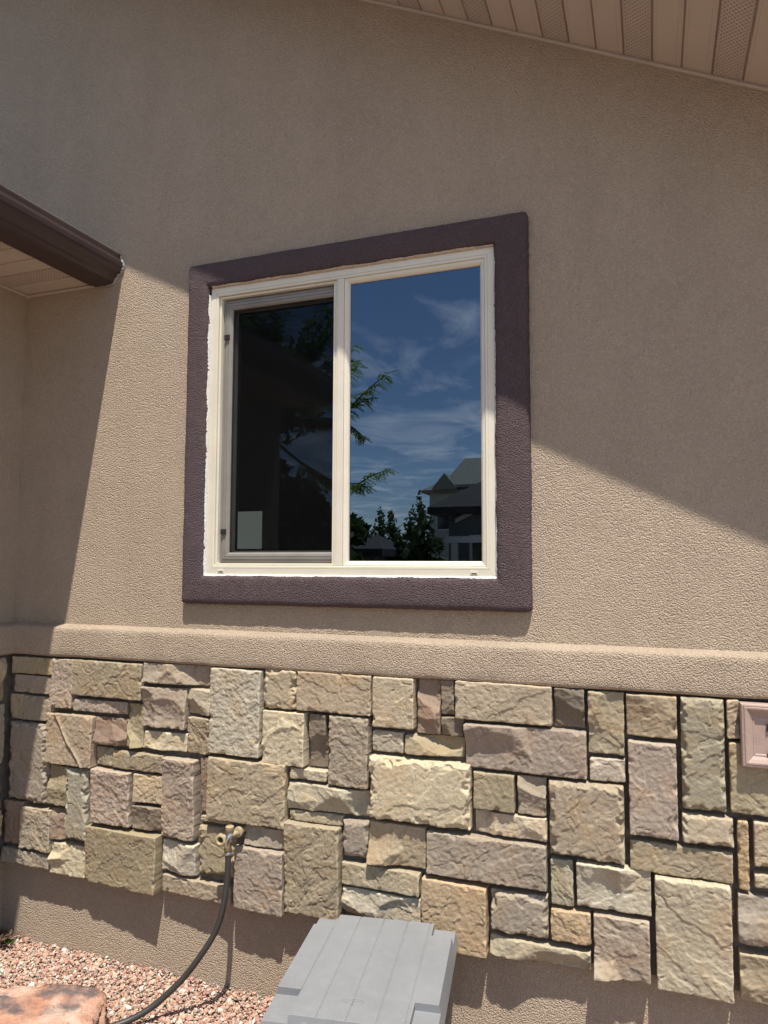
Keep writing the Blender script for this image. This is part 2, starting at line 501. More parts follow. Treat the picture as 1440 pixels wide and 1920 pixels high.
def stone_mesh(wd, ht, depth, style, seed, res=0.0030):
    r = np.random.default_rng(seed)
    def axis(L):
        n = max(4, int(round((L - 0.008) / res)))
        return np.concatenate([[0, 0.0014, 0.004], np.linspace(0.008, L - 0.008, n)[0:], [L - 0.004, L - 0.0014, L]])
    us, vs_ = axis(wd), axis(ht)
    U, V = np.meshgrid(us, vs_, indexing='ij')
    sx, sy = r.uniform(0, 50, 2)
    d = np.minimum(np.minimum(U, wd - U), np.minimum(V, ht - V))
    X, Y = U.copy(), V.copy()
    # corner rounding
    rc = min(r.uniform(0.002, 0.007), 0.3 * min(wd, ht))
    for cu in (0, 1):
        for cv in (0, 1):
            du = U if cu == 0 else wd - U
            dv = V if cv == 0 else ht - V
            m = (du < rc) & (dv < rc)
            a = (rc - du) / rc; b = (rc - dv) / rc
            a2 = a * np.sqrt(1 - b * b / 2); b2 = b * np.sqrt(1 - a * a / 2)
            nu = rc * (1 - a2); nv = rc * (1 - b2)
            X = np.where(m, nu if cu == 0 else wd - nu, X)
            Y = np.where(m, nv if cv == 0 else ht - nv, Y)
    # ragged outline
    E = 0.0024
    fall = np.exp(-d / 0.012)
    X = X + fall * E * np.where(U < wd / 2, np.abs(fbm(V * 13 + sx, V * 0 + sy, seed, 3, 0.5)), -np.abs(fbm(V * 13 + sy, V * 0 + sx, seed + 9, 4, 0.6)))
    Y = Y + fall * E * np.where(V < ht / 2, np.abs(fbm(U * 13 + sx, U * 0 - sy, seed + 4, 4, 0.6)), -np.abs(fbm(U * 13 + sy, U * 0 - sx, seed + 7, 4, 0.6)))
    # edge rounding
    Rr = min(0.0034, 0.2 * min(wd, ht)) * (0.7 + 0.6 * (0.5 + 0.5 * pn(U * 20 + sx, V * 20 + sy, seed + 2)))
    q = np.clip(Rr - d, 0, None)
    H = -(Rr - np.sqrt(np.clip(Rr * Rr - q * q, 0, None)))
    # knocked-off bits along the rim
    chip = np.clip(pn(U * 24 + sx, V * 24 + sy, seed + 71) - 0.12, 0, 1) * 0.030
    H = H - 0.7 * np.clip(chip - d, 0, 0.012)
    th = r.uniform(0.45, 1.15) * r.choice([-1, 1, 1])
    qa = (U + sx) * math.cos(th) + (V + sy) * math.sin(th)
    qb = -(U + sx) * math.sin(th) + (V + sy) * math.cos(th)
    wx = 0.024 * fbm(U * 9 + sx, V * 11 + sy, seed + 11, 3)
    wy = 0.024 * fbm(U * 9 - sy, V * 9 + sx, seed + 13, 3)
    def steps(f, h, sharp=0.13):
        k = np.floor(f); fr = f - k
        return h * (k + sst(1 - sharp, 1, fr) + 0.10 * fr)
    size = min(1.0, math.sqrt(wd * ht) / 0.2)
    z_ = r.uniform(0.75, 1.3)
    cleft = fbm((qa + wx) * 4.5 * z_, (qb + wy) * 10 * z_, seed + 21, 3, 0.42)
    fine = fbm(U * 60 + sx, V * 60 + sy, seed + 31, 4, 0.6)
    grain = pn((qa + wx) * 14, (qb + wy) * 75, seed + 33)
    crack = sst(0.975, 0.998, 1 - np.abs(fbm((qa + wx) * 5, (qb + wy) * 5, seed + 41, 3)))
    strata = sst(0.30, 0.62, grain) * sst(-0.1, 0.35, pn(U * 9 + sy, V * 9 + sx, seed + 35))
    low = pn(U * 4 + sx, V * 4 + sy, seed + 3)
    amt = r.uniform(0.35, 1.15)
    if style == 's':
        H = H + steps(cleft * 2.3 * amt + low * 0.5, 0.0024, 0.10) + 0.0013 * fine + 0.0040 * low - 0.0028 * crack + 0.0020 * strata * amt
        if seed == 1056:                     # pale diagonal vein standing proud
            vx = wd * (0.20 + 0.62 * (1 - V / ht) ** 1.15) + 0.25 * wx
            H = H + 0.0075 * np.exp(-((U - vx) / 0.0075) ** 2) + 0.004 * sst(-0.004, 0.004, U - vx)
    elif style == 'r':
        pl = np.full_like(U, 1e9)
        for k in range(int(8 + wd * ht * 120)):
            cx, cy = r.uniform(0, wd), r.uniform(0, ht)
            g = r.normal(0, 0.33, 2)
            bow = r.uniform(0.5, 3.0)
            pl = np.minimum(pl, r.uniform(-0.002, 0.010) + g[0] * (U + 0.4 * wx - cx) + g[1] * (V + 0.4 * wy - cy) + bow * ((U - cx) ** 2 + (V - cy) ** 2))
        pl = np.clip(pl, -0.032, 0.014)
        H = H + 0.9 * pl + 0.006 + steps(cleft * 1.6 * amt, 0.0030 * size, 0.10) + 0.0014 * fine + 0.0014 * strata
    elif style == 'c':
        dc = 0.016 + 0.018 * pn(U * 22 + sx, V * 22 + sy, seed + 5) + 0.010 * pn(U * 60 + sx, V * 60, seed + 6)
        dc = np.clip(dc, 0.002, None) * min(1.0, size * 1.3)
        k = np.clip(dc - d, 0, 0.02)
        H = H - 0.9 * k + steps(cleft * 1.2 * amt, 0.0024, 0.1) + 0.0010 * fine - 0.0025 * crack + 0.0012 * strata + 0.0035 * low
    else:
        H = H + 0.005 * low + 0.0022 * fbm(U * 48 + sx, V * 48 + sy, seed + 23, 5, 0.68) + steps(cleft * 1.0, 0.0026, 0.12)
    tilt = r.normal(0, 0.032, 2)
    H = H + tilt[0] * (U - wd / 2) + tilt[1] * (V - ht / 2)
    H = np.clip(depth + H - np.percentile(H, 90) * 0.8, 0.024, depth + 0.016)
    nu, nv = len(us), len(vs_)
    P = np.stack([X - wd / 2, -H, Y - ht / 2], -1).reshape(-1, 3)
    i, j = np.meshgrid(np.arange(nu - 1), np.arange(nv - 1), indexing='ij')
    a = i * nv + j
    F = np.stack([a, a + nv, a + nv + 1, a + 1], -1).reshape(-1, 4)
    # skirts
    ring = np.concatenate([np.arange(nu) * nv, (nu - 1) * nv + np.arange(1, nv), np.arange(nu - 2, -1, -1) * nv + nv - 1, np.arange(nv - 2, 0, -1)])
    Q = P[ring]
    n0 = len(P); m = len(ring)
    Qb = Q.copy(); Qb[:, 1] = -0.012
    P = np.concatenate([P, Q, Qb])
    k = np.arange(m); k2 = (k + 1) % m
    FS = np.stack([n0 + k2, n0 + k, n0 + m + k, n0 + m + k2], -1)
    return np_mesh('stone', P, np.concatenate([F, FS]))

STONES = [
(-2.711,1.175,-2.472,1.249,"Os",60),(-2.698,1.092,-2.471,1.169,"Gs",58),(-2.713,0.973,-2.639,1.084,"Ts",58),(-2.642,0.975,-2.468,1.081,"Gs",60),
(-2.711,0.624,-2.487,0.963,"Gc",66),(-2.476,1.041,-2.359,1.251,"Pp",68),(-2.376,1.100,-1.993,1.252,"Os",68),(-2.358,1.033,-2.079,1.086,"Gs",58),
(-2.485,0.805,-2.236,1.019,"Ts",74),(-2.231,0.905,-2.069,1.017,"Br",66),(-2.071,0.906,-1.990,1.084,"Or",62),(-1.988,1.175,-1.661,1.257,"Pr",66),
(-1.994,0.996,-1.781,1.161,"Pr",66),(-1.784,1.060,-1.663,1.164,"Lr",62),(-1.773,0.907,-1.666,1.052,"Ts",60),(-1.986,0.907,-1.776,0.979,"Cr",60),
(-2.231,0.816,-2.140,0.892,"Os",52),(-2.138,0.815,-1.882,0.888,"Os",64),(-2.475,0.626,-2.373,0.794,"Or",66),(-2.375,0.498,-2.255,0.793,"Yc",70),
(-2.236,0.584,-2.036,0.805,"Pp",74),(-2.024,0.690,-1.883,0.804,"Ts",64),(-2.029,0.580,-1.880,0.677,"Dr",64),(-1.884,0.568,-1.725,0.884,"Ps",70),
(-1.712,0.681,-1.661,0.896,"Bs",50),(-2.725,0.432,-2.618,0.618,"Bs",58),(-2.627,0.424,-2.454,0.603,"Gp",66),(-2.461,0.483,-2.378,0.612,"Br",62),
(-2.731,0.352,-2.456,0.414,"Gs",62),(-2.454,0.343,-2.264,0.473,"Cr",66),(-2.263,0.341,-1.892,0.568,"Os",76),(-1.887,0.429,-1.721,0.552,"Lr",64),
(-1.709,0.645,-1.566,0.668,"Ts",48),(-1.708,0.448,-1.546,0.633,"Oc",56),(-1.882,0.350,-1.551,0.418,"Ts",60),(-1.658,0.923,-1.429,1.254,"Lp",74),
(-1.424,1.111,-1.279,1.261,"Tc",66),(-1.276,1.114,-0.972,1.261,"Ts",68),(-0.966,1.079,-0.808,1.259,"Ts",70),(-0.801,1.065,-0.714,1.261,"Br",62),
(-0.712,1.138,-0.663,1.260,"Ds",56),(-0.711,1.065,-0.630,1.132,"Dr",56),(-1.423,0.904,-1.242,1.105,"Cr",72),(-1.232,0.905,-1.156,1.104,"Dr",58),
(-1.141,0.853,-0.981,1.107,"Pp",72),(-0.969,0.989,-0.850,1.066,"Ls",60),(-0.844,0.992,-0.631,1.061,"Or",62),(-1.660,0.669,-1.317,0.909,"Ts",76),
(-1.307,0.856,-1.153,0.897,"Cs",58),(-1.311,0.746,-0.978,0.844,"Lr",68),(-1.307,0.703,-1.089,0.742,"Ts",54),(-0.974,0.755,-0.604,0.977,"Cc",78),
(-1.501,0.587,-1.324,0.660,"Gr",56),(-1.535,0.351,-1.323,0.582,"Ps",72),(-1.318,0.372,-1.094,0.701,"Ts",74),(-1.085,0.602,-0.986,0.733,"Pc",62),
(-0.983,0.595,-0.768,0.742,"Tr",70),(-1.086,0.506,-0.788,0.584,"Os",66),(-1.087,0.401,-0.784,0.496,"Lr",64),(-0.762,0.593,-0.348,0.737,"Ps",70),
(-0.780,0.347,-0.549,0.576,"Rs",74),(-0.537,0.436,-0.346,0.573,"Gc",68),(-0.542,0.360,-0.212,0.422,"Cr",68),(-0.658,1.129,-0.324,1.262,"Ts",68),
(-0.318,1.126,-0.219,1.258,"Dr",62),(-0.209,1.051,-0.095,1.254,"Or",66),(-0.623,0.966,-0.214,1.119,"Gr",72),(-0.595,0.831,-0.452,0.955,"Os",66),
(-0.443,0.829,-0.347,0.956,"Pr",64),(-0.593,0.747,-0.346,0.823,"Cr",60),(-0.206,0.965,-0.094,1.039,"Ls",58),(-0.089,1.120,0.064,1.253,"Tr",70),
(-0.085,0.812,0.060,1.106,"Ps",72),(-0.337,0.715,-0.100,0.957,"Tc",76),(0.073,0.909,0.199,1.254,"Yc",74),(0.206,1.134,0.244,1.255,"Ts",64),
(0.210,0.912,0.388,1.125,"Os",66),(0.070,0.808,0.217,0.896,"Cc",70),(-0.086,0.701,0.212,0.793,"Os",64),(0.226,0.686,0.258,0.892,"Rp",62),
(0.271,0.762,0.409,0.896,"Ts",66),(0.269,0.700,0.419,0.741,"Ts",62),(0.220,0.532,0.401,0.675,"Gr",68),(0.221,0.366,0.376,0.505,"Or",66),
(-0.336,0.554,-0.263,0.701,"Ys",62),(-0.253,0.563,-0.024,0.705,"Lr",72),(-0.337,0.443,-0.209,0.543,"Rp",66),(-0.202,0.358,-0.031,0.549,"Pr",72),
(-0.014,0.354,0.204,0.698,"Cs",78),
]
veneer = MB(); veneer.box(XW + 0.002, 3.2, -0.018, -0.001, 0.372, 1.259)
veneer = veneer.build('stone_veneer', M_MORTAR, house)
props(veneer, 'band of dry stacked multicoloured split stone below the stucco ledge')

def add_stone(parent, x0, z0, x1, z1, code, dep, seed, rot=None, ratio=1.0):
    gap = 0.0002
    wd, ht = x1 - x0 - 2 * gap, z1 - z0 - 2 * gap
    me = stone_mesh(wd, ht, (64 + 1.35 * (dep - 64)) / 1000.0 - 0.002, code[1], seed, 0.0030 * ratio)
    o = link('stone', me, M_STONE, parent)
    r = random.Random(seed)
    b = tuple(t_ * (0.84 * c_ + 0.16 * m_) for c_, m_, t_ in zip(PAL[code[0]], (0.375, 0.312, 0.226), (0.955, 0.93, 0.895)))
    k = 1 + r.uniform(-0.15, 0.13)
    o.color = (b[0] * k * (1 + r.uniform(-.03, .03)), b[1] * k, b[2] * k * (1 + r.uniform(-.04, .04)), 1)
    if rot is None:
        o.location = ((x0 + x1) / 2, 0, (z0 + z1) / 2)
        o.rotation_euler = (0, r.uniform(-0.006, 0.006), 0)
    else:
        o.location = rot((x0 + x1) / 2, (z0 + z1) / 2)
        o.rotation_euler = (0, 0, R_(90))
    return o

for i, (x0, z0, x1, z1, code, dep) in enumerate(STONES):
    add_stone(veneer, x0, z0, x1, z1, code, dep, 1000 + i * 7)

def random_layout(s0, s1, z0, z1, seed):
    r = random.Random(seed); out = []
    x = s0
    while x < s1 - 0.05:
        wd = min(r.uniform(0.16, 0.36), s1 - x)
        z = z0
        while z < z1 - 0.02:
            ht = r.uniform(0.09, 0.30)
            if z1 - z - ht < 0.07: ht = z1 - z
            c = r.choice('CTTOOPGGLYRB') + r.choice('ssrcp')
            if wd > 0.24 and r.random() < 0.4:
                k = r.uniform(0.35, 0.65) * wd
                out.append((x, z, x + k - .003, z + ht - .004, c, r.randint(56, 74)))
                out.append((x + k + .003, z, x + wd - .006, z + ht - .004, r.choice('CTOPGLYB') + r.choice('srp'), r.randint(56, 74)))
            else:
                out.append((x, z, x + wd - .006, z + ht - .004, c, r.randint(58, 74)))
            z += ht + .004
        x += wd
    return out
for i, s in enumerate(random_layout(0.425, 1.75, 0.352, 1.255, 5)):
    add_stone(veneer, *s, 4000 + i, ratio=1.6)

# ---- window
window = empty('window', (0, 0, 0), 0, house)
props(window, 'almond vinyl sliding window in a dark plum stucco surround, sky mirrored in it')

def trim_ring():
    ins = [0.0, 0.0, 0.002, 0.006, 0.012, 0.020, 0.034, 0.053, 0.072, 0.086, 0.095, 0.101, 0.104, 0.104]
    hgt = [0.0, 0.018, 0.026, 0.031, 0.0345, 0.036, 0.0365, 0.037, 0.0365, 0.036, 0.034, 0.029, 0.020, -0.03]
    N = 260
    side = []
    t = np.linspace(0, 1, N, endpoint=False)
    loops = []
    for li, (a, h) in enumerate(zip(ins, hgt)):
        x0, x1, z0, z1 = TX0 + a, TX1 - a * 0.1225 / 0.104, TZ0 + a * 0.117 / 0.104, TZ1 - a
        px = np.concatenate([x0 + (x1 - x0) * t, np.full(N, x1), x1 - (x1 - x0) * t, np.full(N, x0)])
        pz = np.concatenate([np.full(N, z0), z0 + (z1 - z0) * t, np.full(N, z1), z1 - (z1 - z0) * t])
        nx = np.concatenate([np.zeros(N), np.full(N, 1.), np.zeros(N), np.full(N, -1.)])
        nz = np.concatenate([np.full(N, -1.), np.zeros(N), np.full(N, 1.), np.zeros(N)])
        # outer corners a bit round
        rc = max(0.0, 0.016 - a)
        if rc > 0:
            du = np.minimum(px - x0, x1 - px); dv = np.minimum(pz - z0, z1 - pz)
            k = np.clip(1 - np.maximum(du, dv) / rc, 0, 1) * 0.3 * rc
            px = px + np.where(px < (x0 + x1) / 2, k, -k); pz = pz + np.where(pz < (z0 + z1) / 2, k, -k)
        outer = 1.0 if a < 0.03 else 0.0
        inner = 1.0 if a > 0.09 else 0.0
        wob = outer * (0.0016 * fbm(px * 6 + 3, pz * 6, 51, 3) + 0.0012 * pn(px * 60, pz * 60, 53)) + inner * (0.0028 * fbm(px * 12, pz * 12 + 7, 57, 3) + 0.0022 * pn(px * 95, pz * 95, 59))
        px = px + nx * wob; pz = pz + nz * wob
        yy = -(h + (0.0016 * fbm(px * 14, pz * 14, 61, 3) if 0 < h else 0))
        loops.append(np.stack([px, yy + 0 * px, pz], -1))
    P = np.concatenate(loops); n = 4 * N
    i, k = np.meshgrid(np.arange(len(loops) - 1), np.arange(n), indexing='ij')
    k2 = (k + 1) % n
    F = np.stack([i * n + k, i * n + k2, (i + 1) * n + k2, (i + 1) * n + k], -1).reshape(-1, 4)
    me = np_mesh('surround', P, F); fix_normals(me)
    return link('surround', me, M_TRIM, window)
props(trim_ring(), 'dark plum stucco surround with rounded edges')

def mitre_ring(name, x0, x1, z0, z1, prof, mat, parent, bevel=0.0, sides='blrt', gap=0.00025):
    """prof: closed list of (inset, y). one mesh per side, mitred"""
    for sd in sides:
        mb = MB(); V = []
        for (a, y) in prof:
            g = gap
            if sd == 'b': V.append(((x0 + a + g, y, z0 + a), (x1 - a - g, y, z0 + a)))
            if sd == 't': V.append(((x0 + a + g, y, z1 - a), (x1 - a - g, y, z1 - a)))
            if sd == 'l': V.append(((x0 + a, y, z0 + a + g), (x0 + a, y, z1 - a - g)))
            if sd == 'r': V.append(((x1 - a, y, z0 + a + g), (x1 - a, y, z1 - a - g)))
        k = len(V)
        mb.v = [v[0] for v in V] + [v[1] for v in V]
        for i in range(k):
            j = (i + 1) % k
            mb.f.append((i, j, k + j, k + i))
        mb.f.append(tuple(range(k - 1, -1, -1))); mb.f.append(tuple(range(k, 2 * k)))
        mb.build(name, mat, parent, bevel=bevel)

mitre_ring('frame_rail', FX0, FX1, FZ0, FZ1, [(0, 0.07), (0, -0.010), (0.003, -0.0135), (0.026, -0.0145), (0.027, -0.0125), (0.0285, -0.0145), (0.036, -0.0145), (0.038, -0.012), (0.038, 0.002), (0.038, 0.07)], M_FRAME, window)
MX0, MX1 = -1.151, -1.1125
m = MB(); m.box(MX0, MX0 + 0.010, -0.006, 0.06, FZ0 + 0.0385, FZ1 - 0.0385); m.box(MX0 + 0.0108, MX1 - 0.0004, -0.0125, 0.06, FZ0 + 0.0385, FZ1 - 0.0385)
m.build('mullion', M_FRAME, window, bevel=0.0012)
# glazing bead of the fixed right light
mitre_ring('glazing_bead', MX1 + 0.0004, FX1 - 0.0385, FZ0 + 0.0385, FZ1 - 0.0385, [(0, 0.06), (0, -0.009), (0.002, -0.0105), (0.011, -0.0075), (0.0175, 0.000), (0.019, 0.006), (0.019, 0.06)], M_FRAME, window)
# track in front of the sliding side
mitre_ring('screen_track', FX0 + 0.0385, MX0 - 0.0004, FZ0 + 0.0385, FZ1 - 0.0385, [(0, 0.05), (0, -0.002), (0.0012, -0.0045), (0.0085, -0.0045), (0.0095, -0.003), (0.0095, 0.05)], M_FRAME, window)
SX0, SX1, SZ0, SZ1 = FX0 + 0.0485, -1.124, FZ0 + 0.0485, FZ1 - 0.0485
mitre_ring('screen_frame', SX0 + 0.004, SX1, SZ0 + 0.002, SZ1 - 0.006, [(0, 0.03), (0, 0.012), (0.010, 0.009), (0.0115, 0.012), (0.013, 0.007), (0.024, 0.006), (0.0252, 0.0085), (0.0265, 0.006), (0.036, 0.008), (0.041, 0.014), (0.041, 0.03)], M_SASH, window)
m = MB(); m.box(SX0 + 0.040, SX1 - 0.035, 0.0175, 0.0182, SZ0 + 0.035, SZ1 - 0.04)
props(m.build('insect_screen', M_SCREEN, window), 'dark insect screen over the left half')
# sliding sash behind the screen, then its glass
mitre_ring('sash_frame', SX0 + 0.006, SX1, SZ0 + 0.004, SZ1 - 0.008, [(0, 0.062), (0, 0.034), (0.036, 0.034), (0.046, 0.042), (0.046, 0.062)], M_SASH, window)
m = MB(); m.box(SX0 + 0.05, SX1 - 0.04, 0.0475, 0.0515, SZ0 + 0.045, SZ1 - 0.05)
m.build('glass_pane', M_GLASS, window)
m = MB(); m.box(MX1 + 0.012, FX1 - 0.051, 0.010, 0.014, FZ0 + 0.051, FZ1 - 0.051)
m.build('glass_pane', M_GLASS, window)
for z in (2.617, 1.799):
    m = MB(); m.box(-1.6665, -1.6435, -0.001, 0.0115, z - 0.011, z + 0.011)
    m.build('screen_clip', M_BLACK, window, bevel=0.001)
for x in (-1.652, -0.597):
    m = MB(); m.box(x - 0.0135, x + 0.0135, -0.0175, -0.0148, 1.6365, 1.6445); m.box(x - 0.0135, x - 0.0105, -0.0178, -0.0148, 1.6305, 1.6364); m.box(x + 0.0105, x + 0.0135, -0.0178, -0.0148, 1.6305, 1.6364)
    c = m.build('weep_cover', M_FRAME, window, bevel=0.0008)
    m = MB(); m.box(x - 0.0085, x + 0.0085, -0.0162, -0.0147, 1.6335, 1.6362)
    m.build('weep_slot', M_BLACK, window)

def bead(name, p0, p1, across, wmin, wmax, mat, seed, off=0.0, y=-0.0155):
    """ragged hand-tooled bead from p0 to p1 (x,z); across = outward direction"""
    L = math.hypot(p1[0] - p0[0], p1[1] - p0[1]); n = int(L / 0.0035)
    t = np.linspace(0, 1, n + 1); s = t * L
    wd = wmin + (wmax - wmin) * np.clip(0.5 + 0.8 * fbm(s * 9, s * 0, seed, 3) + 0.35 * pn(s * 120, s * 0 + 3, seed + 2), 0, 1)
    cx = p0[0] + (p1[0] - p0[0]) * t; cz = p0[1] + (p1[1] - p0[1]) * t
    rows = []
    for fr, dy in ((-0.25, 0.004), (0.0, -0.002), (0.35, -0.006), (0.75, -0.005), (1.0, 0.006)):
        k = off + fr * wd if fr > 0 else off + fr * 0.006
        bump_ = 0.0012 * pn(s * 90, s * 0 + fr * 5, seed + 4)
        rows.append(np.stack([cx + across[0] * k, y + dy + bump_ - 0.006 * np.clip(fr, 0, 1), cz + across[1] * k], -1))
    P = np.concatenate(rows); N = n + 1
    i, k = np.meshgrid(np.arange(len(rows) - 1), np.arange(n), indexing='ij')
    F = np.stack([i * N + k, i * N + k + 1, (i + 1) * N + k + 1, (i + 1) * N + k], -1).reshape(-1, 4)
    me = np_mesh(name, P, F); fix_normals(me)
    return link(name, me, mat, window)
bead('caulk_bead', (FX0 + 0.001, FZ0), (FX0 + 0.001, FZ1 - 0.03), (-1, 0), 0.004, 0.014, M_CAULK, 71)
bead('caulk_bead', (FX0 - 0.012, FZ0 + 0.002), (FX1 + 0.006, FZ0 + 0.002), (0, -1), 0.005, 0.013, M_CAULK, 75)
bead('caulk_bead', (FX1 - 0.001, FZ0), (FX1 - 0.001, FZ1 - 0.02), (1, 0), 0.002, 0.008, M_CAULK, 79)
bead('mortar_bead', (FX0 + 0.01, FZ1 - 0.001), (FX1 - 0.002, FZ1 - 0.001), (0, 1), 0.004, 0.011, M_CAULK_TOP, 83, y=-0.017)

# dark room behind the glass
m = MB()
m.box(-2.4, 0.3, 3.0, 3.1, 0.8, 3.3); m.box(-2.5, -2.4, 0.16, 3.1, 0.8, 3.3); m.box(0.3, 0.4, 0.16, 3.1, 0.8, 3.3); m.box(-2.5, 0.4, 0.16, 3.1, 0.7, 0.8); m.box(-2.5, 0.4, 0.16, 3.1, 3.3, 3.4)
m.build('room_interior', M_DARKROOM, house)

# ---- rake overhang of the main roof
sl = math.atan(0.5015)
ca, sa = math.cos(sl), math.sin(sl)
soffit = empty('rake_soffit', (0, 0, 0), 0, house)
props(soffit, 'sloped tan vinyl soffit with alternating vented strips')
def panel_mesh(L, width, holes=False):
    # u across the strip, v along it; local z up, seen from below
    prof = [(0.0, 0.009), (0.0015, 0.010), (0.0040, 0.010), (0.0055, 0.002), (0.0075, 0.0), (0.016, 0.0), (0.0168, 0.0012), (0.018, 0.0), (width - 0.018, 0.0), (width - 0.0168, 0.0012), (width - 0.016, 0.0), (width - 0.006, 0.0), (width - 0.0035, -0.002), (width - 0.0012, -0.001), (width, 0.009)]
    k = len(prof)
    V = [(u, 0, z) for u, z in prof] + [(u, L, z) for u, z in prof] + [(u, 0, 0.014) for u, z in prof] + [(u, L, 0.014) for u, z in prof]
    F = []
    for i in range(k - 1):
        F.append((i, i + 1, k + i + 1, k + i)); F.append((2*k + i, 3*k + i, 3*k + i + 1, 2*k + i + 1))
    me = mesh('soffit_panel', V, F); fix_normals(me)
    return me
PW = 0.1036
me_plain = panel_mesh(0.47, PW); me_plain.materials.append(M_SOFFIT)
me_vent = panel_mesh(0.47, PW); me_vent.materials.append(M_VENT)
gx = 0.314
for i in range(-22, 40):
    x = gx - i * 0.0925 * 1.0008
    # strip i spans x - .0925 .. x ; vent where (i % 3 == 0)
    vent = (i % 3 == 0)
    o = bpy.data.objects.new('soffit_panel', me_vent if vent else me_plain)
    COL.objects.link(o); o.parent = soffit
    # local +u goes down the slope, starts at the upper (left) end
    xs = x - 0.0925
    o.location = (xs, -0.474, slope_z(xs))
    o.rotation_euler = (0, sl, 0)
def along(p, a):      # profile (y, dz) swept along slope by x
    return (a, p[0], slope_z(a) + p[1])
xl, xr = -4.2, 2.4
m = MB(); m.prism([(-0.002, 0.010), (-0.002, -0.0145), (-0.014, -0.0155), (-0.0155, -0.0145), (-0.0155, -0.012), (-0.006, -0.010), (-0.006, 0.010)], along, xl, xr)
m.build('wall_channel', M_SOFFIT, soffit)
m = MB(); m.prism([(-0.462, -0.015), (-0.482, -0.015), (-0.482, 0.155), (-0.462, 0.155)], along, xl, xr)
m.build('fascia', M_GUTTER, soffit, bevel=0.002)
m = MB(); m.prism([(0.20, 0.158), (-0.500, 0.158), (-0.500, 0.185), (0.20, 0.185)], along, xl, xr)
m.build('roof_deck', M_ROOFING, soffit)

# ---- projecting wing on the left
WY = -2.40
m = MB(); m.box(-7.5, XW, WY, -0.001, -0.2, 2.960)
props(m.build('wing_wall', M_STUCCO, house), 'shaded stucco wall of the wing at the left edge')
wl_ = ledge('ledge_band', -WY, lambda s, y, z: (XW - y, -s, z), 13)
wv = MB(); wv.box(XW + 0.001, XW + 0.018, WY + 0.02, -0.02, 0.372, 1.259)
wing_veneer = wv.build('stone_veneer', M_MORTAR, house)
props(wing_veneer, 'shaded stone band on the wing wall at the left edge')
for i, s in enumerate(random_layout(-2.34, -0.076, 0.352, 1.252, 23)):
    add_stone(wing_veneer, *s, 6000 + i, rot=lambda a, z: (XW, a, z), ratio=1.5)

SOZ = 2.9365
ws = empty('eave_soffit', (0, 0, 0), 0, house)
props(ws, 'shaded tan vinyl eave soffit with a vented strip behind the brown gutter')
me_p2 = panel_mesh(0.42, PW); me_p2.materials.append(M_SOFFIT)
me_v2 = panel_mesh(0.42, PW); me_v2.materials.append(M_VENT)
for i in range(24):
    vent = (i % 3 == 1)
    o = bpy.data.objects.new('soffit_panel', me_v2 if vent else me_p2)
    COL.objects.link(o); o.parent = ws
    o.rotation_euler = (0, 0, R_(-90))            # u -> -y, v -> +x
    o.location = (XW + 0.004, -0.006 - i * PW, SOZ)
m = MB(); m.box(XW, -2.36, -0.013, -0.002, SOZ - 0.012, SOZ - 0.003); m.box(XW + 0.001, XW + 0.013, WY - 0.05, -0.0132, SOZ - 0.012, SOZ - 0.003)
m.build('wall_channel', M_SOFFIT, ws)

gut = empty('gutter', (0, 0, 0), 0, house)
props(gut, 'dark brown metal gutter ending against the wall at left')
def gy(p, a): return (p[0], a, p[1])
G0, G1 = -0.004, WY - 0.06
trough = [(-2.352, 2.925), (-2.262, 2.925), (-2.249, 2.930), (-2.241, 2.942), (-2.238, 2.952), (-2.228, 2.962), (-2.213, 2.972), (-2.2035, 2.983), (-2.200, 2.994), (-2.200, 3.012), (-2.203, 3.022), (-2.210, 3.028), (-2.2165, 3.030), (-2.2165, 3.036), (-2.352, 3.036)]
m = MB(); m.prism(trough, gy, G0, G1)
m.build('trough', M_GUTTER, gut, bevel=0.0015)
m = MB(); m.prism([(-2.2375, 3.0365), (-2.223, 3.0365), (-2.222, 3.044), (-2.216, 3.050), (-2.2145, 3.056), (-2.218, 3.061), (-2.226, 3.062), (-2.232, 3.058), (-2.236, 3.048)], gy, G0, G1)
m.build('gutter_lip', plain('brown_metal_lip', (0.105, 0.08, 0.072), 0.28, 0.08, 6, spec=0.6), gut, bevel=0.001)
m = MB(); m.box(-2.376, -2.353, G1, G0, 2.930, 3.075)
m.build('fascia_board', M_GUTTER, gut)
pr = [(-2.213, 3.058), (-2.2105, 3.046), (-2.2135, 3.034), (-2.204, 3.024), (-2.1985, 3.012), (-2.1985, 2.994), (-2.202, 2.982), (-2.212, 2.970), (-2.227, 2.960), (-2.238, 2.950), (-2.242, 2.938), (-2.250, 2.928), (-2.264, 2.9235), (-2.285, 2.9235)]
pr = smooth_path([(x, 0, z) for x, z in pr], 2)
nn = len(pr); rows = []
ss = np.arange(nn) * 0.35
for fr in (0.0, 0.2, 0.5, 0.8, 1.0):
    row = []
    for k, p in enumerate(pr):
        tg = (pr[min(k + 1, nn - 1)] - pr[max(k - 1, 0)]).normalized()
        nr = Vector((tg.z * -1, 0, tg.x))
        if nr.x < 0 and p.z > 2.95: nr = -nr
        if p.z <= 2.95 and nr.z > 0: nr = -nr
        wd_ = 0.006 + 0.010 * max(0, float(pn(ss[k], 1.0, 301)) + 0.45)
        hh = (0.0025 + 0.003 * float(pn(ss[k] * 1.7, fr * 3, 303))) * math.sin(math.pi * min(1, 0.25 + fr * 0.75)) 
        row.append(tuple(p + nr * (hh + 0.0006 + 0.004 * (1 - fr)) + Vector((0, -0.001 - wd_ * fr, 0))))
    rows.append(row)
P_ = np.array(rows).reshape(-1, 3)
i_, k_ = np.meshgrid(np.arange(4), np.arange(nn - 1), indexing='ij')
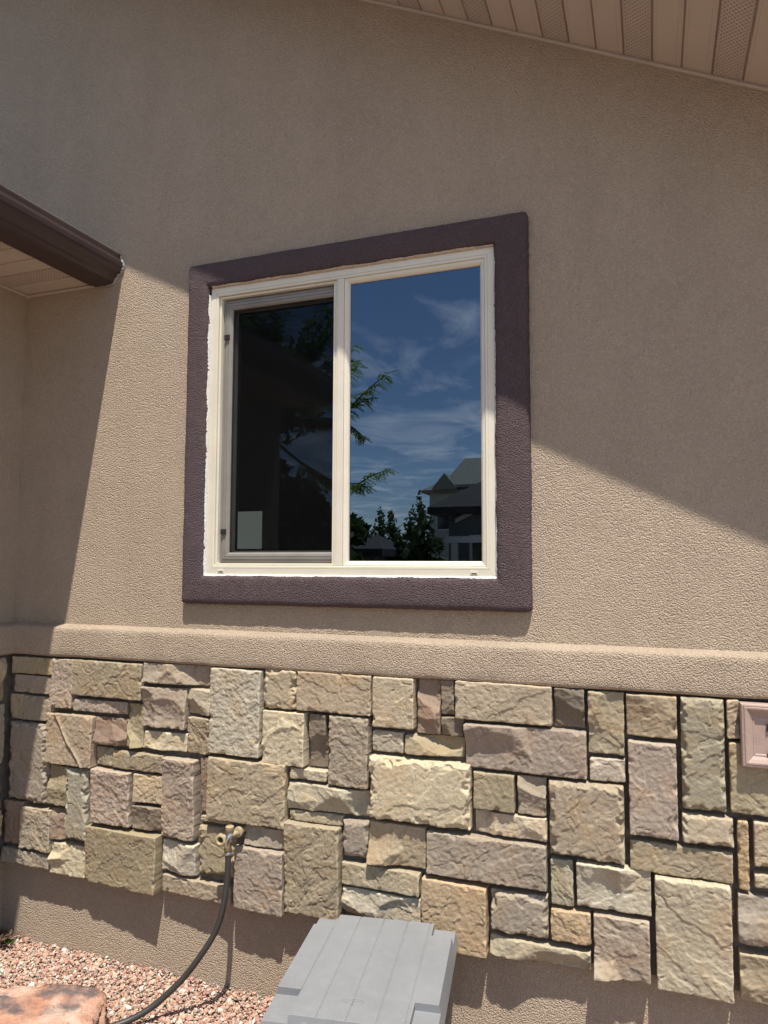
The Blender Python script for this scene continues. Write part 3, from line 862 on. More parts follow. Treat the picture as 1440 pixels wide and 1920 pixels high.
F_ = np.stack([i_ * nn + k_, i_ * nn + k_ + 1, (i_ + 1) * nn + k_ + 1, (i_ + 1) * nn + k_], -1).reshape(-1, 4)
me = np_mesh('end_sealant', P_, F_); fix_normals(me)
props(link('end_sealant', me, M_SILVER, gut), 'smeared silver sealant where the gutter meets the wall')
m = MB(); m.prism([(-2.275, 3.050), (-7.5, 3.050 + 5.225 * 0.42), (-7.5, 3.08 + 5.225 * 0.42), (-2.275, 3.066)], gy, -0.004, G1)
m.prism([(-2.38, 2.962), (-7.4, 2.962), (-7.4, 3.05 + 5.02 * 0.42), (-2.38, 3.1)], gy, -0.004, WY)
m.build('wing_roof', M_ROOFING, house)

# ------------------------------------------------------------------ things on and by the wall
# paper inside the left pane
m = MB(); m.box(-1.614, -1.499, 0.0465, 0.0471, 1.729, 1.884)
props(m.build('paper_sheet', M_PAPER), 'pale green blank paper stuck in lower left corner of the left window pane', 'paper')

# hose bib
M_BRASS = plain('brass_paint', (0.32, 0.25, 0.14), 0.5, 0.15, 60, spec=0.5)
M_BRASS_DARK = plain('aged_brass', (0.20, 0.15, 0.07), 0.4, 0.25, 60, metal=0.7)
M_CHROME = plain('worn_chrome', (0.55, 0.55, 0.54), 0.22, 0.2, 50, metal=1.0)
M_HOSE = plain('hose_rubber', (0.036, 0.031, 0.027), 0.45, 0.12, 20, 0.0006, 300, spec=0.4)
bib = empty('hose_bib', (-1.53, -0.02, 0.64))
props(bib, 'beige brass outdoor tap with chrome spout on the stone wall', 'tap')
off = Vector((-1.53, -0.02, 0.64))
def L_(p): return tuple(Vector(p) - off)
def part_tube(name, path, rad, mat, parent, seg=20, smooth=True, **kw):
    mb = MB(); mb.tube([L_(p) for p in path], rad, seg)
    o = mb.build(name, mat, parent, smooth=smooth, auto=R_(40), **kw); return o
fl = part_tube('flange', [(-1.505, -0.080, 0.645), (-1.505, -0.091, 0.645), (-1.505, -0.093, 0.645)], [0.019, 0.019, 0.0165], M_BRASS, bib, 24)
for dx, dz in ((-0.004, -0.012), (0.010, -0.007)):
    part_tube('screw_hole', [(-1.505 + dx, -0.0925, 0.645 + dz), (-1.505 + dx, -0.0938, 0.645 + dz)], 0.0028, M_BLACK, fl, 10)
part_tube('pipe', [(-1.502, -0.02, 0.643), (-1.508, -0.085, 0.642), (-1.524, -0.110, 0.639)], [0.0105, 0.0105, 0.011], M_BRASS, bib)
part_tube('cap', [(-1.527, -0.112, 0.640), (-1.527, -0.112, 0.652), (-1.527, -0.112, 0.656), (-1.527, -0.112, 0.671), (-1.527, -0.112, 0.6735)], [0.0125, 0.0125, 0.0158, 0.0158, 0.0125], M_BRASS, bib, 22)
# outlet collar: six-sided ring facing the viewer
od = Vector((0.10, -0.97, 0.06)).normalized()
oc = Vector((-1.556, -0.110, 0.622))
part_tube('outlet_neck', [(-1.526, -0.116, 0.634), oc + od * 0.006, oc + od * 0.014], 0.011, M_CHROME, bib)
mb = MB()
q = [(0.0175, 0.010), (0.0195, 0.013), (0.0195, 0.024), (0.0165, 0.027), (0.012, 0.0275), (0.0095, 0.024), (0.0085, 0.012)]
ux = od.orthogonal().normalized(); uy = od.cross(ux)
for k in range(24):
    a = 2 * math.pi * k / 24
    for i, (rad, h) in enumerate(q):
        rd = 1.18 * rad * (1.0 + (0.07 * math.cos(6 * a) if i < 4 else 0))
        mb.v.append(L_(oc + od * h + (ux * math.cos(a) + uy * math.sin(a)) * rd))
nq = len(q)
for k in range(24):
    k2 = (k + 1) % 24
    for i in range(nq - 1): mb.f.append((k*nq+i, k2*nq+i, k2*nq+i+1, k*nq+i+1))
mb.build('outlet_collar', M_BRASS, bib, smooth=True, auto=R_(40))
part_tube('outlet_bore', [oc + od * 0.015, oc + od * 0.0175], 0.0112, M_BLACK, bib)
part_tube('spout', [(-1.522, -0.110, 0.646), (-1.527, -0.116, 0.638), (-1.531, -0.120, 0.624), (-1.533, -0.121, 0.608), (-1.531, -0.119, 0.596)], [0.011, 0.0135, 0.0125, 0.0105, 0.012], M_CHROME, bib)
part_tube('coupling', [(-1.531, -0.119, 0.599), (-1.530, -0.119, 0.596), (-1.529, -0.118, 0.583), (-1.529, -0.118, 0.580)], [0.0125, 0.0148, 0.0148, 0.012], M_BRASS_DARK, bib)

hose = empty('garden_hose', (-1.82, -0.35, 0.0))
props(hose, 'dark brown rubber garden hose hanging from the tap down to the gravel', 'hose')
off = Vector((-1.82, -0.35, 0.0))
HP = [(-1.529, -0.118, 0.584), (-1.527, -0.119, 0.555), (-1.525, -0.124, 0.499), (-1.526, -0.131, 0.445), (-1.533, -0.149, 0.354), (-1.554, -0.166, 0.290), (-1.581, -0.183, 0.243), (-1.617, -0.203, 0.187), (-1.654, -0.222, 0.139), (-1.688, -0.243, 0.105), (-1.722, -0.268, 0.072), (-1.764, -0.305, 0.044), (-1.813, -0.345, 0.026), (-1.88, -0.41, 0.020), (-1.94, -0.52, 0.02), (-1.93, -0.72, 0.02), (-1.80, -1.0, 0.02), (-1.6, -1.25, 0.02)]
part_tube('hose_tube', smooth_path(HP), 0.0113, M_HOSE, hose, 18)
cl = part_tube('clamp', [(-1.530, -0.118, 0.579), (-1.5295, -0.118, 0.577), (-1.529, -0.118, 0.571), (-1.529, -0.118, 0.5685)], [0.0135, 0.0155, 0.0155, 0.0135], M_CHROME, hose, 24)

# address plaque
M_TERRA = plain('pink_cast_plaque', (0.335, 0.24, 0.195), 0.6, 0.10, 18, 0.001, 140, spec=0.3)
plaque = empty('address_plaque', (0.40, -0.07, 1.06))
props(plaque, 'pinkish moulded address plaque with a black numeral at the right edge', 'plaque')
off = Vector((0.40, -0.07, 1.06))
px0, px1, pz0, pz1 = 0.242 - off.x, 0.562 - off.x, 1.062 - off.z, 1.251 - off.z
py = lambda y: y - off.y
mitre_ring('frame_rail', px0, px1, pz0, pz1, [(0, py(-0.060)), (0, py(-0.088)), (0.003, py(-0.0925)), (0.007, py(-0.0935)), (0.0085, py(-0.092)), (0.0105, py(-0.0945)), (0.015, py(-0.0945)), (0.024, py(-0.089)), (0.033, py(-0.081)), (0.035, py(-0.082)), (0.038, py(-0.081)), (0.040, py(-0.077)), (0.040, py(-0.060))], M_TERRA, plaque, gap=0.0)
m = MB(); m.box(px0 + 0.0395, px1 - 0.0395, py(-0.0775), py(-0.062), pz0 + 0.0395, pz1 - 0.0395)
m.build('face_panel', M_TERRA, plaque)
fc = bpy.data.curves.new('numeral', 'FONT'); fc.body = '2'; fc.size = 0.142; fc.extrude = 0.0035; fc.bevel_depth = 0.0006
fo = bpy.data.objects.new('numeral_src', fc); COL.objects.link(fo)
bpy.context.view_layer.update()
nm_ = bpy.data.meshes.new_from_object(fo.evaluated_get(bpy.context.evaluated_depsgraph_get()))
bpy.data.objects.remove(fo, do_unlink=True)
nm_.materials.clear()
no = link('numeral', nm_, M_BLACK, plaque, (0.3065 - off.x, py(-0.0815), 1.1000 - off.z))
no.rotation_euler = (R_(90), 0, 0)

# utility box with a ribbed grey lid
def lid_mat():
    t = NT('grey_plastic_lid')
    base = (0.190, 0.192, 0.195)
    n = t.noise(4.5, 5, 0.65); dust = t.noise(34, 7, 0.8); sp = t.noise(130, 2, 0.5)
    scr = t.noise(1.0, 3, 0.6, t.mapping((14, 160, 1), rot=(0, 0, R_(28))))
    c = t.mix(t.ramp(n, [(0.35, 0.0), (0.68, 0.8)]), tuple(x * 0.93 for x in base), tuple(x * 1.10 for x in base))
    c = t.mix(t.ramp(dust, [(0.50, 0.0), (0.80, 0.30)]), c, (0.29, 0.285, 0.275))
    c = t.mix(t.ramp(scr, [(0.68, 0.0), (0.74, 0.35)]), c, (0.33, 0.33, 0.33))
    c = t.mix(t.ramp(sp, [(0.76, 0.0), (0.80, 0.8)]), c, (0.5, 0.5, 0.5))
    c = t.mix(t.ramp(sp, [(0.20, 0.7), (0.235, 0.0)]), c, (0.08, 0.08, 0.08))
    rg = t.ramp(dust, [(0.3, 0.38), (0.7, 0.62)])
    return t.set(c, rg, t.bump(t.noise(420, 2), 0.0005), spec=0.4)
M_LID = lid_mat()
M_BODY = plain('taupe_plastic_body', (0.055, 0.045, 0.042), 0.55, 0.1, 12, spec=0.35)
box = empty('storage_box', (-1.02, -0.735, 0.0), R_(9.5))
props(box, 'light grey plastic storage box lid with notched corners below the window', 'storage box')
LW, LD, ZT, ZL = 0.467, 0.567, 0.452, 0.430
ub = [0.0, 0.070, 0.0745]
for g in (0.146, 0.228, 0.310, 0.386):
    ub += [g, g + 0.0045]
ub += [0.400, LW]
ub = sorted(ub)
vb = [0.0, 0.118, LD - 0.080, LD]
groove_u = {0.070, 0.146, 0.228, 0.310, 0.386}
def lev(i, j):
    u0_, u1_ = ub[i], ub[i + 1]
    corner = (u1_ <= 0.0701 or u0_ >= 0.3999) and (j == 0 or j == 2)
    if corner: return ZL
    if u0_ in groove_u: return ZT - 0.0022
    return ZT
mb = MB(); nu_, nv_ = len(ub) - 1, 3
def flare(u, v, z):
    k = (ZT - z) * 0.22
    return (u + (-k if u <= 0 else k if u >= LW else 0), v + (-k if v <= 0 else k if v >= LD else 0), z)
def quad(a, b, c, d):
    n = len(mb.v); mb.v.extend([a, b, c, d]); mb.f.append((n, n+1, n+2, n+3))
ZS = 0.392
for i in range(nu_):
    for j in range(nv_):
        z = lev(i, j); a, b, c, d = ub[i], ub[i+1], vb[j], vb[j+1]
        quad(flare(a, c, z), flare(b, c, z), flare(b, d, z), flare(a, d, z))
        for (di, dj, p, q_) in ((1, 0, (b, c), (b, d)), (-1, 0, (a, d), (a, c)), (0, 1, (b, d), (a, d)), (0, -1, (a, c), (b, c))):
            ii, jj = i + di, j + dj
            zn = lev(ii, jj) if 0 <= ii < nu_ and 0 <= jj < nv_ else ZS
            if zn < z - 1e-6:
                quad(flare(*p, z), flare(*p, zn), flare(*q_, zn), flare(*q_, z))
quad((0.0, 0.0, ZS), (0.0, LD, ZS), (LW, LD, ZS), (LW, 0.0, ZS))
import bmesh
lid_me = mesh('lid', mb.v, mb.f)
bm = bmesh.new(); bm.from_mesh(lid_me); bmesh.ops.remove_doubles(bm, verts=bm.verts, dist=0.0002)
bmesh.ops.recalc_face_normals(bm, faces=bm.faces); bm.to_mesh(lid_me); bm.free()
lid = link('lid', lid_me, M_LID, box)
bv = lid.modifiers.new('bevel', 'BEVEL'); bv.width = 0.0016; bv.segments = 2; bv.limit_method = 'ANGLE'; bv.angle_limit = R_(40)
props(lid, 'light grey ribbed lid with an embossed oval mark')
mb = MB()
for (ra, rb_, th_) in ((0.031, 0.0125, 0.0009), (0.026, 0.0095, 0.0006)):
    mb.tube([(0.2303 + ra * math.cos(a), 0.088 + rb_ * math.sin(a), ZT + 0.0002) for a in np.linspace(0, 2 * math.pi, 49)], th_, 6, cap=False)
for k in range(7):      # worn, unreadable raised strokes
    x = 0.2303 - 0.016 + k * 0.0053
    mb.tube([(x - 0.0015, 0.0855, ZT + 0.0001), (x + 0.0004 * (k % 3 - 1), 0.088, ZT + 0.0003), (x + 0.0015, 0.0905, ZT + 0.0001)], 0.0006, 5)
mb.build('oval_mark', M_LID, lid, smooth=True)
mb = MB()
for a in range(2): pass
def ring(z, i_): return [(i_, i_, z), (LW - i_, i_, z), (LW - i_, LD - i_, z), (i_, LD - i_, z)]
V_ = ring(0.0, 0.055) + ring(0.40, 0.022)
mb.add(V_, [(0, 1, 5, 4), (1, 2, 6, 5), (2, 3, 7, 6), (3, 0, 4, 7), (3, 2, 1, 0), (4, 5, 6, 7)])
body = mb.build('body', M_BODY, box, bevel=0.004)
for sd in range(2):
    for k in range(6):
        v = 0.085 + k * 0.078
        mb = MB()
        if sd == 0: mb.add([(LW - 0.0525, v, 0.02), (LW - 0.0525, v + 0.062, 0.02), (LW - 0.0225, v + 0.062, 0.385), (LW - 0.0225, v, 0.385), (LW - 0.062, v, 0.02), (LW - 0.062, v + 0.062, 0.02), (LW - 0.032, v + 0.062, 0.385), (LW - 0.032, v, 0.385)], [(0,1,2,3),(4,7,6,5),(0,4,5,1),(1,5,6,2),(2,6,7,3),(3,7,4,0)])
        else:
            v = 0.075 + k * 0.06
            mb.add([(v, 0.0525, 0.02), (v + 0.048, 0.0525, 0.02), (v + 0.048, 0.0195, 0.385), (v, 0.0195, 0.385), (v, 0.062, 0.02), (v + 0.048, 0.062, 0.02), (v + 0.048, 0.03, 0.385), (v, 0.03, 0.385)], [(0,1,2,3),(4,7,6,5),(0,4,5,1),(1,5,6,2),(2,6,7,3),(3,7,4,0)])
        mb.build('side_slat', M_BODY, box, bevel=0.002)

# boulder
def rock_mat():
    t = NT('red_sandstone')
    n1 = t.noise(7, 6, 0.65, dist=0.5); n2 = t.noise(16, 6, 0.7); n3 = t.noise(4.2, 5, 0.6, t.mapping((1, 1, 1), loc=(3.3, 1.7, 0)))
    c = t.ramp(n1, [(0.3, (0.34, 0.16, 0.10)), (0.46, (0.43, 0.24, 0.165)), (0.60, (0.48, 0.33, 0.25)), (0.75, (0.45, 0.38, 0.32))])
    c = t.mix(t.ramp(n2, [(0.38, 0.5), (0.5, 0.0)]), c, (0.26, 0.11, 0.07))
    c = t.mix(t.ramp(n3, [(0.53, 0.0), (0.62, 0.85)]), c, (0.085, 0.078, 0.080))
    nm = t.bump(n2, 0.02, 0.8); nm = t.bump(t.noise(90, 5, 0.65), 0.006, 0.9, nm)
    return t.set(c, 0.9, nm, spec=0.15)
bm = bmesh.new()
bmesh.ops.create_cube(bm, size=2.0)
bmesh.ops.subdivide_edges(bm, edges=bm.edges, cuts=46, use_grid_fill=True)
for v in bm.verts:
    p = v.co.copy()
    n = p.normalized()
    s = 1.0 / max(abs(p.x), abs(p.y), abs(p.z))
    k = (abs(p.x)**7 + abs(p.y)**7 + abs(p.z)**7) ** (1 / 7)
    p = p / k
    d1 = float(fbm(p.x * 1.3 + p.z, p.y * 1.3 - p.z * .7, 91, 5, 0.5)); d2 = 1.5 * float(fbm(p.x * 5 + p.z * 3, p.y * 5 - p.z * 4, 93, 4, 0.55))
    p = p * (1 + 0.09 * d1 + 0.030 * d2)
    v.co = Vector((p.x * 0.40, p.y * 0.25, p.z * 0.125))
rock_me = bpy.data.meshes.new('boulder'); bm.to_mesh(rock_me); bm.free()
rock_me.polygons.foreach_set('use_smooth', [True] * len(rock_me.polygons))
boulder = link('boulder', rock_me, rock_mat(), None, (-2.115, -0.735, 0.058))
boulder.rotation_euler = (R_(3), R_(2), R_(25))
props(boulder, 'orange red sandstone boulder with black stains lying on the gravel', 'boulder')

# gravel: every stone a real pebble, one mass
def gravel():
    t = (1 + 5 ** 0.5) / 2
    ico = np.array([(-1,t,0),(1,t,0),(-1,-t,0),(1,-t,0),(0,-1,t),(0,1,t),(0,-1,-t),(0,1,-t),(t,0,-1),(t,0,1),(-t,0,-1),(-t,0,1)], float) / math.sqrt(1 + t * t)
    fac = np.array([(0,11,5),(0,5,1),(0,1,7),(0,7,10),(0,10,11),(1,5,9),(5,11,4),(11,10,2),(10,7,6),(7,1,8),(3,9,4),(3,4,2),(3,2,6),(3,6,8),(3,8,9),(4,9,5),(2,4,11),(6,2,10),(8,6,7),(9,8,1)])
    def scatter(x0, x1, y0, y1, pitch):
        xs = np.arange(x0, x1, pitch); ys = np.arange(y0, y1, pitch)
        X, Y = np.meshgrid(xs, ys); n = X.size
        return np.stack([X.ravel() + rng.uniform(-.6, .6, n) * pitch, Y.ravel() + rng.uniform(-.6, .6, n) * pitch], -1)
    A = scatter(XW + 0.01, -0.9, -1.2, -0.003, 0.0080)
    B = scatter(-0.9, 2.4, -1.5, -0.003, 0.0145)
    C = scatter(XW + 0.01, -0.9, -2.0, -1.2, 0.0145)
    Pq = np.concatenate([A, B, C]); n = len(Pq)
    sz = np.concatenate([rng.lognormal(math.log(0.0050), 0.38, len(A)), rng.lognormal(math.log(0.0090), 0.3, len(B) + len(C))])
    sc = sz[:, None] * rng.uniform(0.65, 1.35, (n, 3)) * np.array([1.05, 1.05, 0.8])
    V = ico[None] * rng.uniform(0.72, 1.18, (n, 12, 1)) * sc[:, None, :]
    a = rng.uniform(0, 2 * np.pi, n); b = rng.uniform(-.6, .6, n)
    cb, sb = np.cos(b)[:, None], np.sin(b)[:, None]
    y2 = V[..., 1] * cb - V[..., 2] * sb; z2 = V[..., 1] * sb + V[..., 2] * cb
    ca_, sa_ = np.cos(a)[:, None], np.sin(a)[:, None]
    x3 = V[..., 0] * ca_ - y2 * sa_; y3 = V[..., 0] * sa_ + y2 * ca_
    h = rng.uniform(-0.008, 0.006, n) + 0.007 * pn(Pq[:, 0] * 5, Pq[:, 1] * 5, 5)
    h = h + 0.018 * np.exp(-np.abs(Pq[:, 1]) / 0.05)          # raked up against the wall
    W_ = np.stack([x3 + Pq[:, None, 0], np.minimum(y3 + Pq[:, None, 1], -0.0005), z2 + h[:, None]], -1)
    F = (fac[None] + (np.arange(n) * 12)[:, None, None]).reshape(-1, 3)
    me = np_mesh('gravel', W_.reshape(-1, 3), F, smooth=False)
    pal = np.array([(0.40, 0.225, 0.165), (0.43, 0.28, 0.205), (0.46, 0.345, 0.255), (0.51, 0.45, 0.375), (0.37, 0.20, 0.155), (0.60, 0.56, 0.50), (0.26, 0.20, 0.18)])
    idx = rng.choice(7, n, p=[0.24, 0.27, 0.21, 0.12, 0.09, 0.045, 0.025])
    cc = pal[idx] * rng.uniform(0.82, 1.16, (n, 1))
    cl_ = np.ones((n, 12, 4)); cl_[..., :3] = np.clip(cc, 0, 1)[:, None, :]
    at = me.color_attributes.new('pebble', 'FLOAT_COLOR', 'POINT')
    at.data.foreach_set('color', cl_.astype(np.float32).ravel())
    t_ = NT('pebbles')
    ca2 = t_.new('ShaderNodeVertexColor'); ca2.layer_name = 'pebble'
    nz = t_.noise(160, 3, 0.6)
    col = t_.mix(t_.ramp(nz, [(0.35, 0.35), (0.6, 0.0)]), ca2.outputs['Color'], (0.26, 0.15, 0.11))
    t_.set(col, 0.85, t_.bump(nz, 0.003), spec=0.2)
    return link('gravel', me, t_.m)
props(gravel(), 'loose pink and cream crushed gravel covering the ground along the wall', 'gravel', kind='stuff')

# weed and dry leaves in the corner
weed = empty('weed', (-2.70, -0.05, 0.0))
props(weed, 'small green weed among dark dry leaves in the shaded wall corner', 'weed')
def leaf_quad(mb, p, d, up, ln, wd):
    d = d.normalized(); s_ = d.cross(up).normalized()
    p = Vector(p)
    n = len(mb.v)
    mb.v += [tuple(p), tuple(p + d * ln * .45 + s_ * wd + up * ln * .08), tuple(p + d * ln), tuple(p + d * ln * .45 - s_ * wd + up * ln * .08)]
    mb.f.append((n, n + 1, n + 2, n + 3))
rl = random.Random(4)
mb = MB()
for k in range(30):
    a = rl.uniform(0, 6.28); d = Vector((math.cos(a), math.sin(a), rl.uniform(0.2, 1.2)))
    leaf_quad(mb, (0.045 + rl.uniform(-.02, .02), -0.02 + rl.uniform(-.015, .02), 0.02), d, Vector((0, 0, 1)), rl.uniform(.012, .028), rl.uniform(.003, .006))
mb.build('leaves', leaf_mat('weed_leaf', (0.085, 0.15, 0.02), 0.3), weed)
mb = MB()
for k in range(170):
    a = rl.uniform(0, 6.28); d = Vector((math.cos(a), math.sin(a), rl.uniform(-0.1, 0.9)))
    leaf_quad(mb, (rl.uniform(-.05, .05), rl.uniform(-.22, .02), 0.015 + rl.uniform(0, .035)), d, Vector((rl.uniform(-.3, .3), rl.uniform(-.3, .3), 1)).normalized(), rl.uniform(.015, .04), rl.uniform(.004, .011))
mb.build('dry_leaves', plain('dry_leaf', (0.085, 0.05, 0.035), 0.8, 0.4, 60, spec=0.2), weed)

# ------------------------------------------------------------------ what the window mirrors: garden, neighbours
def crown(name, mat, parent, blobs, n, size, seed, up=0.3):
    """leaf-sized faces spread through clumps; blobs: (x,y,z,rx,ry,rz)"""
    g = np.random.default_rng(seed)
    vol = np.array([b[3] * b[4] * b[5] for b in blobs]); cnt = np.maximum(20, (n * vol / vol.sum()).astype(int))
    V = []
    for b, c in zip(blobs, cnt):
        q = g.normal(size=(c, 3)); q /= np.linalg.norm(q, axis=1)[:, None]
        q *= (g.uniform(0.25, 1.0, c) ** 0.5)[:, None]
        keep = pn(q[:, 0] * 2.3 + seed, q[:, 1] * 2.3 + q[:, 2] * 2.9, seed) > -0.28
        q = q[keep]; c = len(q)
        ctr = np.array(b[:3]) + q * np.array(b[3:])
        d = g.normal(size=(c, 3)); d /= np.linalg.norm(d, axis=1)[:, None]
        e_ = g.normal(size=(c, 3)); e_ = np.cross(d, e_); e_ /= np.linalg.norm(e_, axis=1)[:, None]
        s = g.uniform(0.6, 1.5, c)[:, None] * size
        V.append(np.stack([ctr - d * s, ctr + e_ * s * .45, ctr + d * s, ctr - e_ * s * .45], 1))
    V = np.concatenate(V); m_ = len(V)
    F = np.arange(m_ * 4).reshape(m_, 4)
    me = np_mesh(name, V.reshape(-1, 3), F, smooth=False)
    return link(name, me, mat, parent)

def far_tree(name, label, x, y, h, rad, mat, seed, group, conic=True, n=1500, size=0.16):
    t = empty(name, (x, y, -0.05)); props(t, label, 'tree', group)
    mb = MB(); mb.tube([(0, 0, 0), (0.03, 0, h * .3), (-0.02, 0.02, h * .6), (0, 0, h * .9)], [0.05 * rad + .06, 0.045 * rad + .05, 0.03 * rad + .02, 0.01], 8)
    for k in range(6):
        a = k * 2.4; z = h * (0.25 + 0.09 * k)
        mb.tube([(0, 0, z), (math.cos(a) * rad * .4, math.sin(a) * rad * .4, z + h * .09), (math.cos(a) * rad * .7, math.sin(a) * rad * .7, z + h * .13)], [0.05, 0.03, 0.01], 6)
    mb.build('trunk', M_BARK, t, smooth=True)
    g = random.Random(seed); blobs = []
    nb = 13
    for k in range(nb):
        f = k / (nb - 1)
        z = h * (0.16 + 0.80 * f)
        w_ = rad * ((1 - f) ** 0.75 * 0.8 + 0.16 if conic else math.sin(math.pi * (0.12 + 0.8 * f)))
        a = g.uniform(0, 6.28)
        blobs.append((math.cos(a) * w_ * .45, math.sin(a) * w_ * .45, z, w_ * .72, w_ * .72, h * .10))
    crown('crown', mat, t, blobs, n, size, seed)
    return t
def mir(px_x, d): return px_x
GT = 'trees mirrored in the right window pane'
for i, (x, d, h, r, lab) in enumerate([(-17.0, 38, 4.6, 1.2, 'pointed tree mirrored lowest at the left of the right pane'), (-15.3, 38, 4.95, 1.0, 'tall spiky tree mirrored left of the roofs in the right pane'), (-14.5, 38, 4.95, 0.95, 'spiky tree mirrored just right of the tallest one in the pane'), (-13.5, 38.5, 4.95, 1.3, 'broad tree mirrored in the dip before the far house'), (-12.85, 38, 5.85, 0.9, 'thin topped tree mirrored touching the far house wall')]):
    far_tree('conifer_tree', lab, x, -d, h, r, M_LEAF_FAR, 200 + i, GT, True, 2200, 0.15)
for i, (x, d, h, r, lab) in enumerate([(-7.5, 15, 2.65, 0.75, 'dark bushy tree mirrored in the lower left corner of right pane'), (-5.85, 14.5, 2.3, 0.55, 'dark leafy shrub mirrored under the far house in the right pane'), (-5.2, 14.5, 2.85, 0.6, 'dark leafy shrub mirrored beside the dark neighbouring house')]):
    far_tree('bushy_tree', lab, x, -d, h, r, M_LEAF_DARK, 230 + i, GT, False, 2000, 0.09)
# trees filling the gap under the wing eave, mirrored in the left pane
for i, (x, d, h, r, lab) in enumerate([(-6.85, 12, 3.2, 1.2, 'dark tree mirrored low in the screened left pane near the mullion'), (-8.2, 11.6, 4.3, 1.5, 'dark round tree mirrored above the paper in the screened left pane'), (-9.3, 12.5, 8.0, 2.1, 'tall dark tree mirrored in the middle of the screened left pane')]):
    far_tree('bushy_tree', lab, x, -d, h, r, M_LEAF_DARK, 250 + i, 'trees mirrored in the left window pane', False, 5200, 0.15)

# neighbouring houses
M_SIDING = plain('haze_tinted_siding', (0.46, 0.46, 0.39), 0.8, 0.06, 3)  # beige siding with the pane's greenish haze put into its colour
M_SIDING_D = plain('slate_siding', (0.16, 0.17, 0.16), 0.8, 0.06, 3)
M_TRIMW = plain('white_trim', (0.72, 0.71, 0.68), 0.6, 0.05)
M_ROOF2 = plain('grey_green_shingle', (0.24, 0.24, 0.20), 0.9, 0.15, 6, 0.01, 20)
M_ROOF3 = plain('charcoal_shingle', (0.05, 0.045, 0.042), 0.9, 0.2, 6, 0.01, 20)
M_PANE = plain('dark_pane', (0.03, 0.035, 0.04), 0.1, 0.1, spec=0.6)
def gable_roof(mb, x0, x1, y0, y1, ze, zr, hip0=0.0, hip1=0.0, axis='x', th=0.18):
    if axis == 'x':
        ym = (y0 + y1) / 2
        a, b, c, d = (x0, y0, ze), (x1, y0, ze), (x1, y1, ze), (x0, y1, ze); e1, f1 = (x0 + hip0, ym, zr), (x1 - hip1, ym, zr)
        V = [a, b, c, d, e1, f1]; F = [(0, 1, 5, 4), (2, 3, 4, 5), (1, 2, 5), (3, 0, 4)]
    else:
        xm = (x0 + x1) / 2
        V = [(x0, y0, ze), (x1, y0, ze), (x1, y1, ze), (x0, y1, ze), (xm, y0 + hip0, zr), (xm, y1 - hip1, zr)]; F = [(1, 2, 5, 4), (3, 0, 4, 5), (0, 1, 4), (2, 3, 5)]
    n = len(V)
    V2 = V + [(v[0], v[1], v[2] - th) for v in V[:4]]
    F2 = F + [(0, n, n+1, 1), (1, n+1, n+2, 2), (2, n+2, n+3, 3), (3, n+3, n, 0), (n, n+3, n+2, n+1)]
    mb.add(V2, F2)
def nb_window(parent, x, y, z, w_, h_):
    mb = MB(); mb.box(x - w_/2 - .08, x + w_/2 + .08, y, y + .05, z - .08, z + h_ + .08)
    f_ = mb.build('window', M_TRIMW, parent)
    mb = MB(); mb.box(x - w_/2, x + w_/2, y + .051, y + .06, z, z + h_)
    mb.build('pane', M_PANE, f_)
fh = empty('neighbour_house', (-10.5, -42, 0)); props(fh, 'green-hazed beige two storey house with stepped roofs, mirrored in the right pane', 'house')
# local: x right, +y faces the window
mb = MB(); mb.box(-3.0, 0.2, -5, -0.3, -0.2, 6.24); mb.box(0.2, 9, -5.2, -0.2, -0.2, 6.5)
mb.build('wall', M_SIDING, fh)
mb = MB(); gable_roof(mb, -3.4, 2.0, -5.4, 0.15, 6.42, 7.35, 0.6, 0.0); gable_roof(mb, -2.6, -1.0, -3.0, 0.45, 6.5, 7.45, 0, 0, 'y', 0.1)
gable_roof(mb, -2.0, 10, -5.8, 0.3, 6.7, 8.8, 0.78, 0.78)
mb.build('roof', M_ROOF2, fh)
for x in (-2.0, 1.6, 4.2): nb_window(fh, x, -0.25 if x < 0 else -0.15, 3.9, 0.9, 1.2)
nh = empty('neighbour_house', (-4.5, -16, 0)); props(nh, 'dark shaded house with white gable trim, mirrored at lower right of the right pane', 'house')
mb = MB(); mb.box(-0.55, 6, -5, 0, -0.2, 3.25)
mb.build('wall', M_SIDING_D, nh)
mb = MB(); gable_roof(mb, -1.0, 6.5, -5.5, 0.5, 3.15, 4.5, 1.6, 0.5)
mb.build('roof', M_ROOF3, nh)
def gtrim(x0, xm, x1, z0, zm, y):
    mb = MB(); t_ = 0.11
    for (a, za, b, zb) in ((x0, z0, xm, zm), (xm, zm, x1, z0)):
        mb.add([(a, y, za), (b, y, zb), (b, y, zb + t_), (a, y, za + t_), (a, y + .06, za), (b, y + .06, zb), (b, y + .06, zb + t_), (a, y + .06, za + t_)], [(0,1,2,3),(4,7,6,5),(0,4,5,1),(2,6,7,3)])
    mb.build('gable_trim', M_TRIMW, nh)
gtrim(-0.35, 0.45, 1.25, 2.75, 3.12, 0.05)
mb = MB(); mb.box(-0.25, -0.10, 0.75, 0.9, 0, 2.2); mb.box(1.2, 1.35, 0.75, 0.9, 0, 2.2); mb.box(-0.4, 1.5, 0.7, 0.95, 2.2, 2.36)
mb.build('porch_frame', M_TRIMW, nh)
nb_window(nh, 0.5, 0.0, 1.4, 0.8, 0.95)
lh = empty('neighbour_shed', (-6.75, -13.5, 0)); props(lh, 'low dark shed roof mirrored at the bottom left of the right pane', 'shed')
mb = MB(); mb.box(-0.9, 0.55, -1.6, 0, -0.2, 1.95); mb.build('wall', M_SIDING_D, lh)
mb = MB(); gable_roof(mb, -1.2, 0.85, -1.9, 0.3, 2.02, 2.38, 0.2, 0.5); mb.build('roof', M_ROOF3, lh)

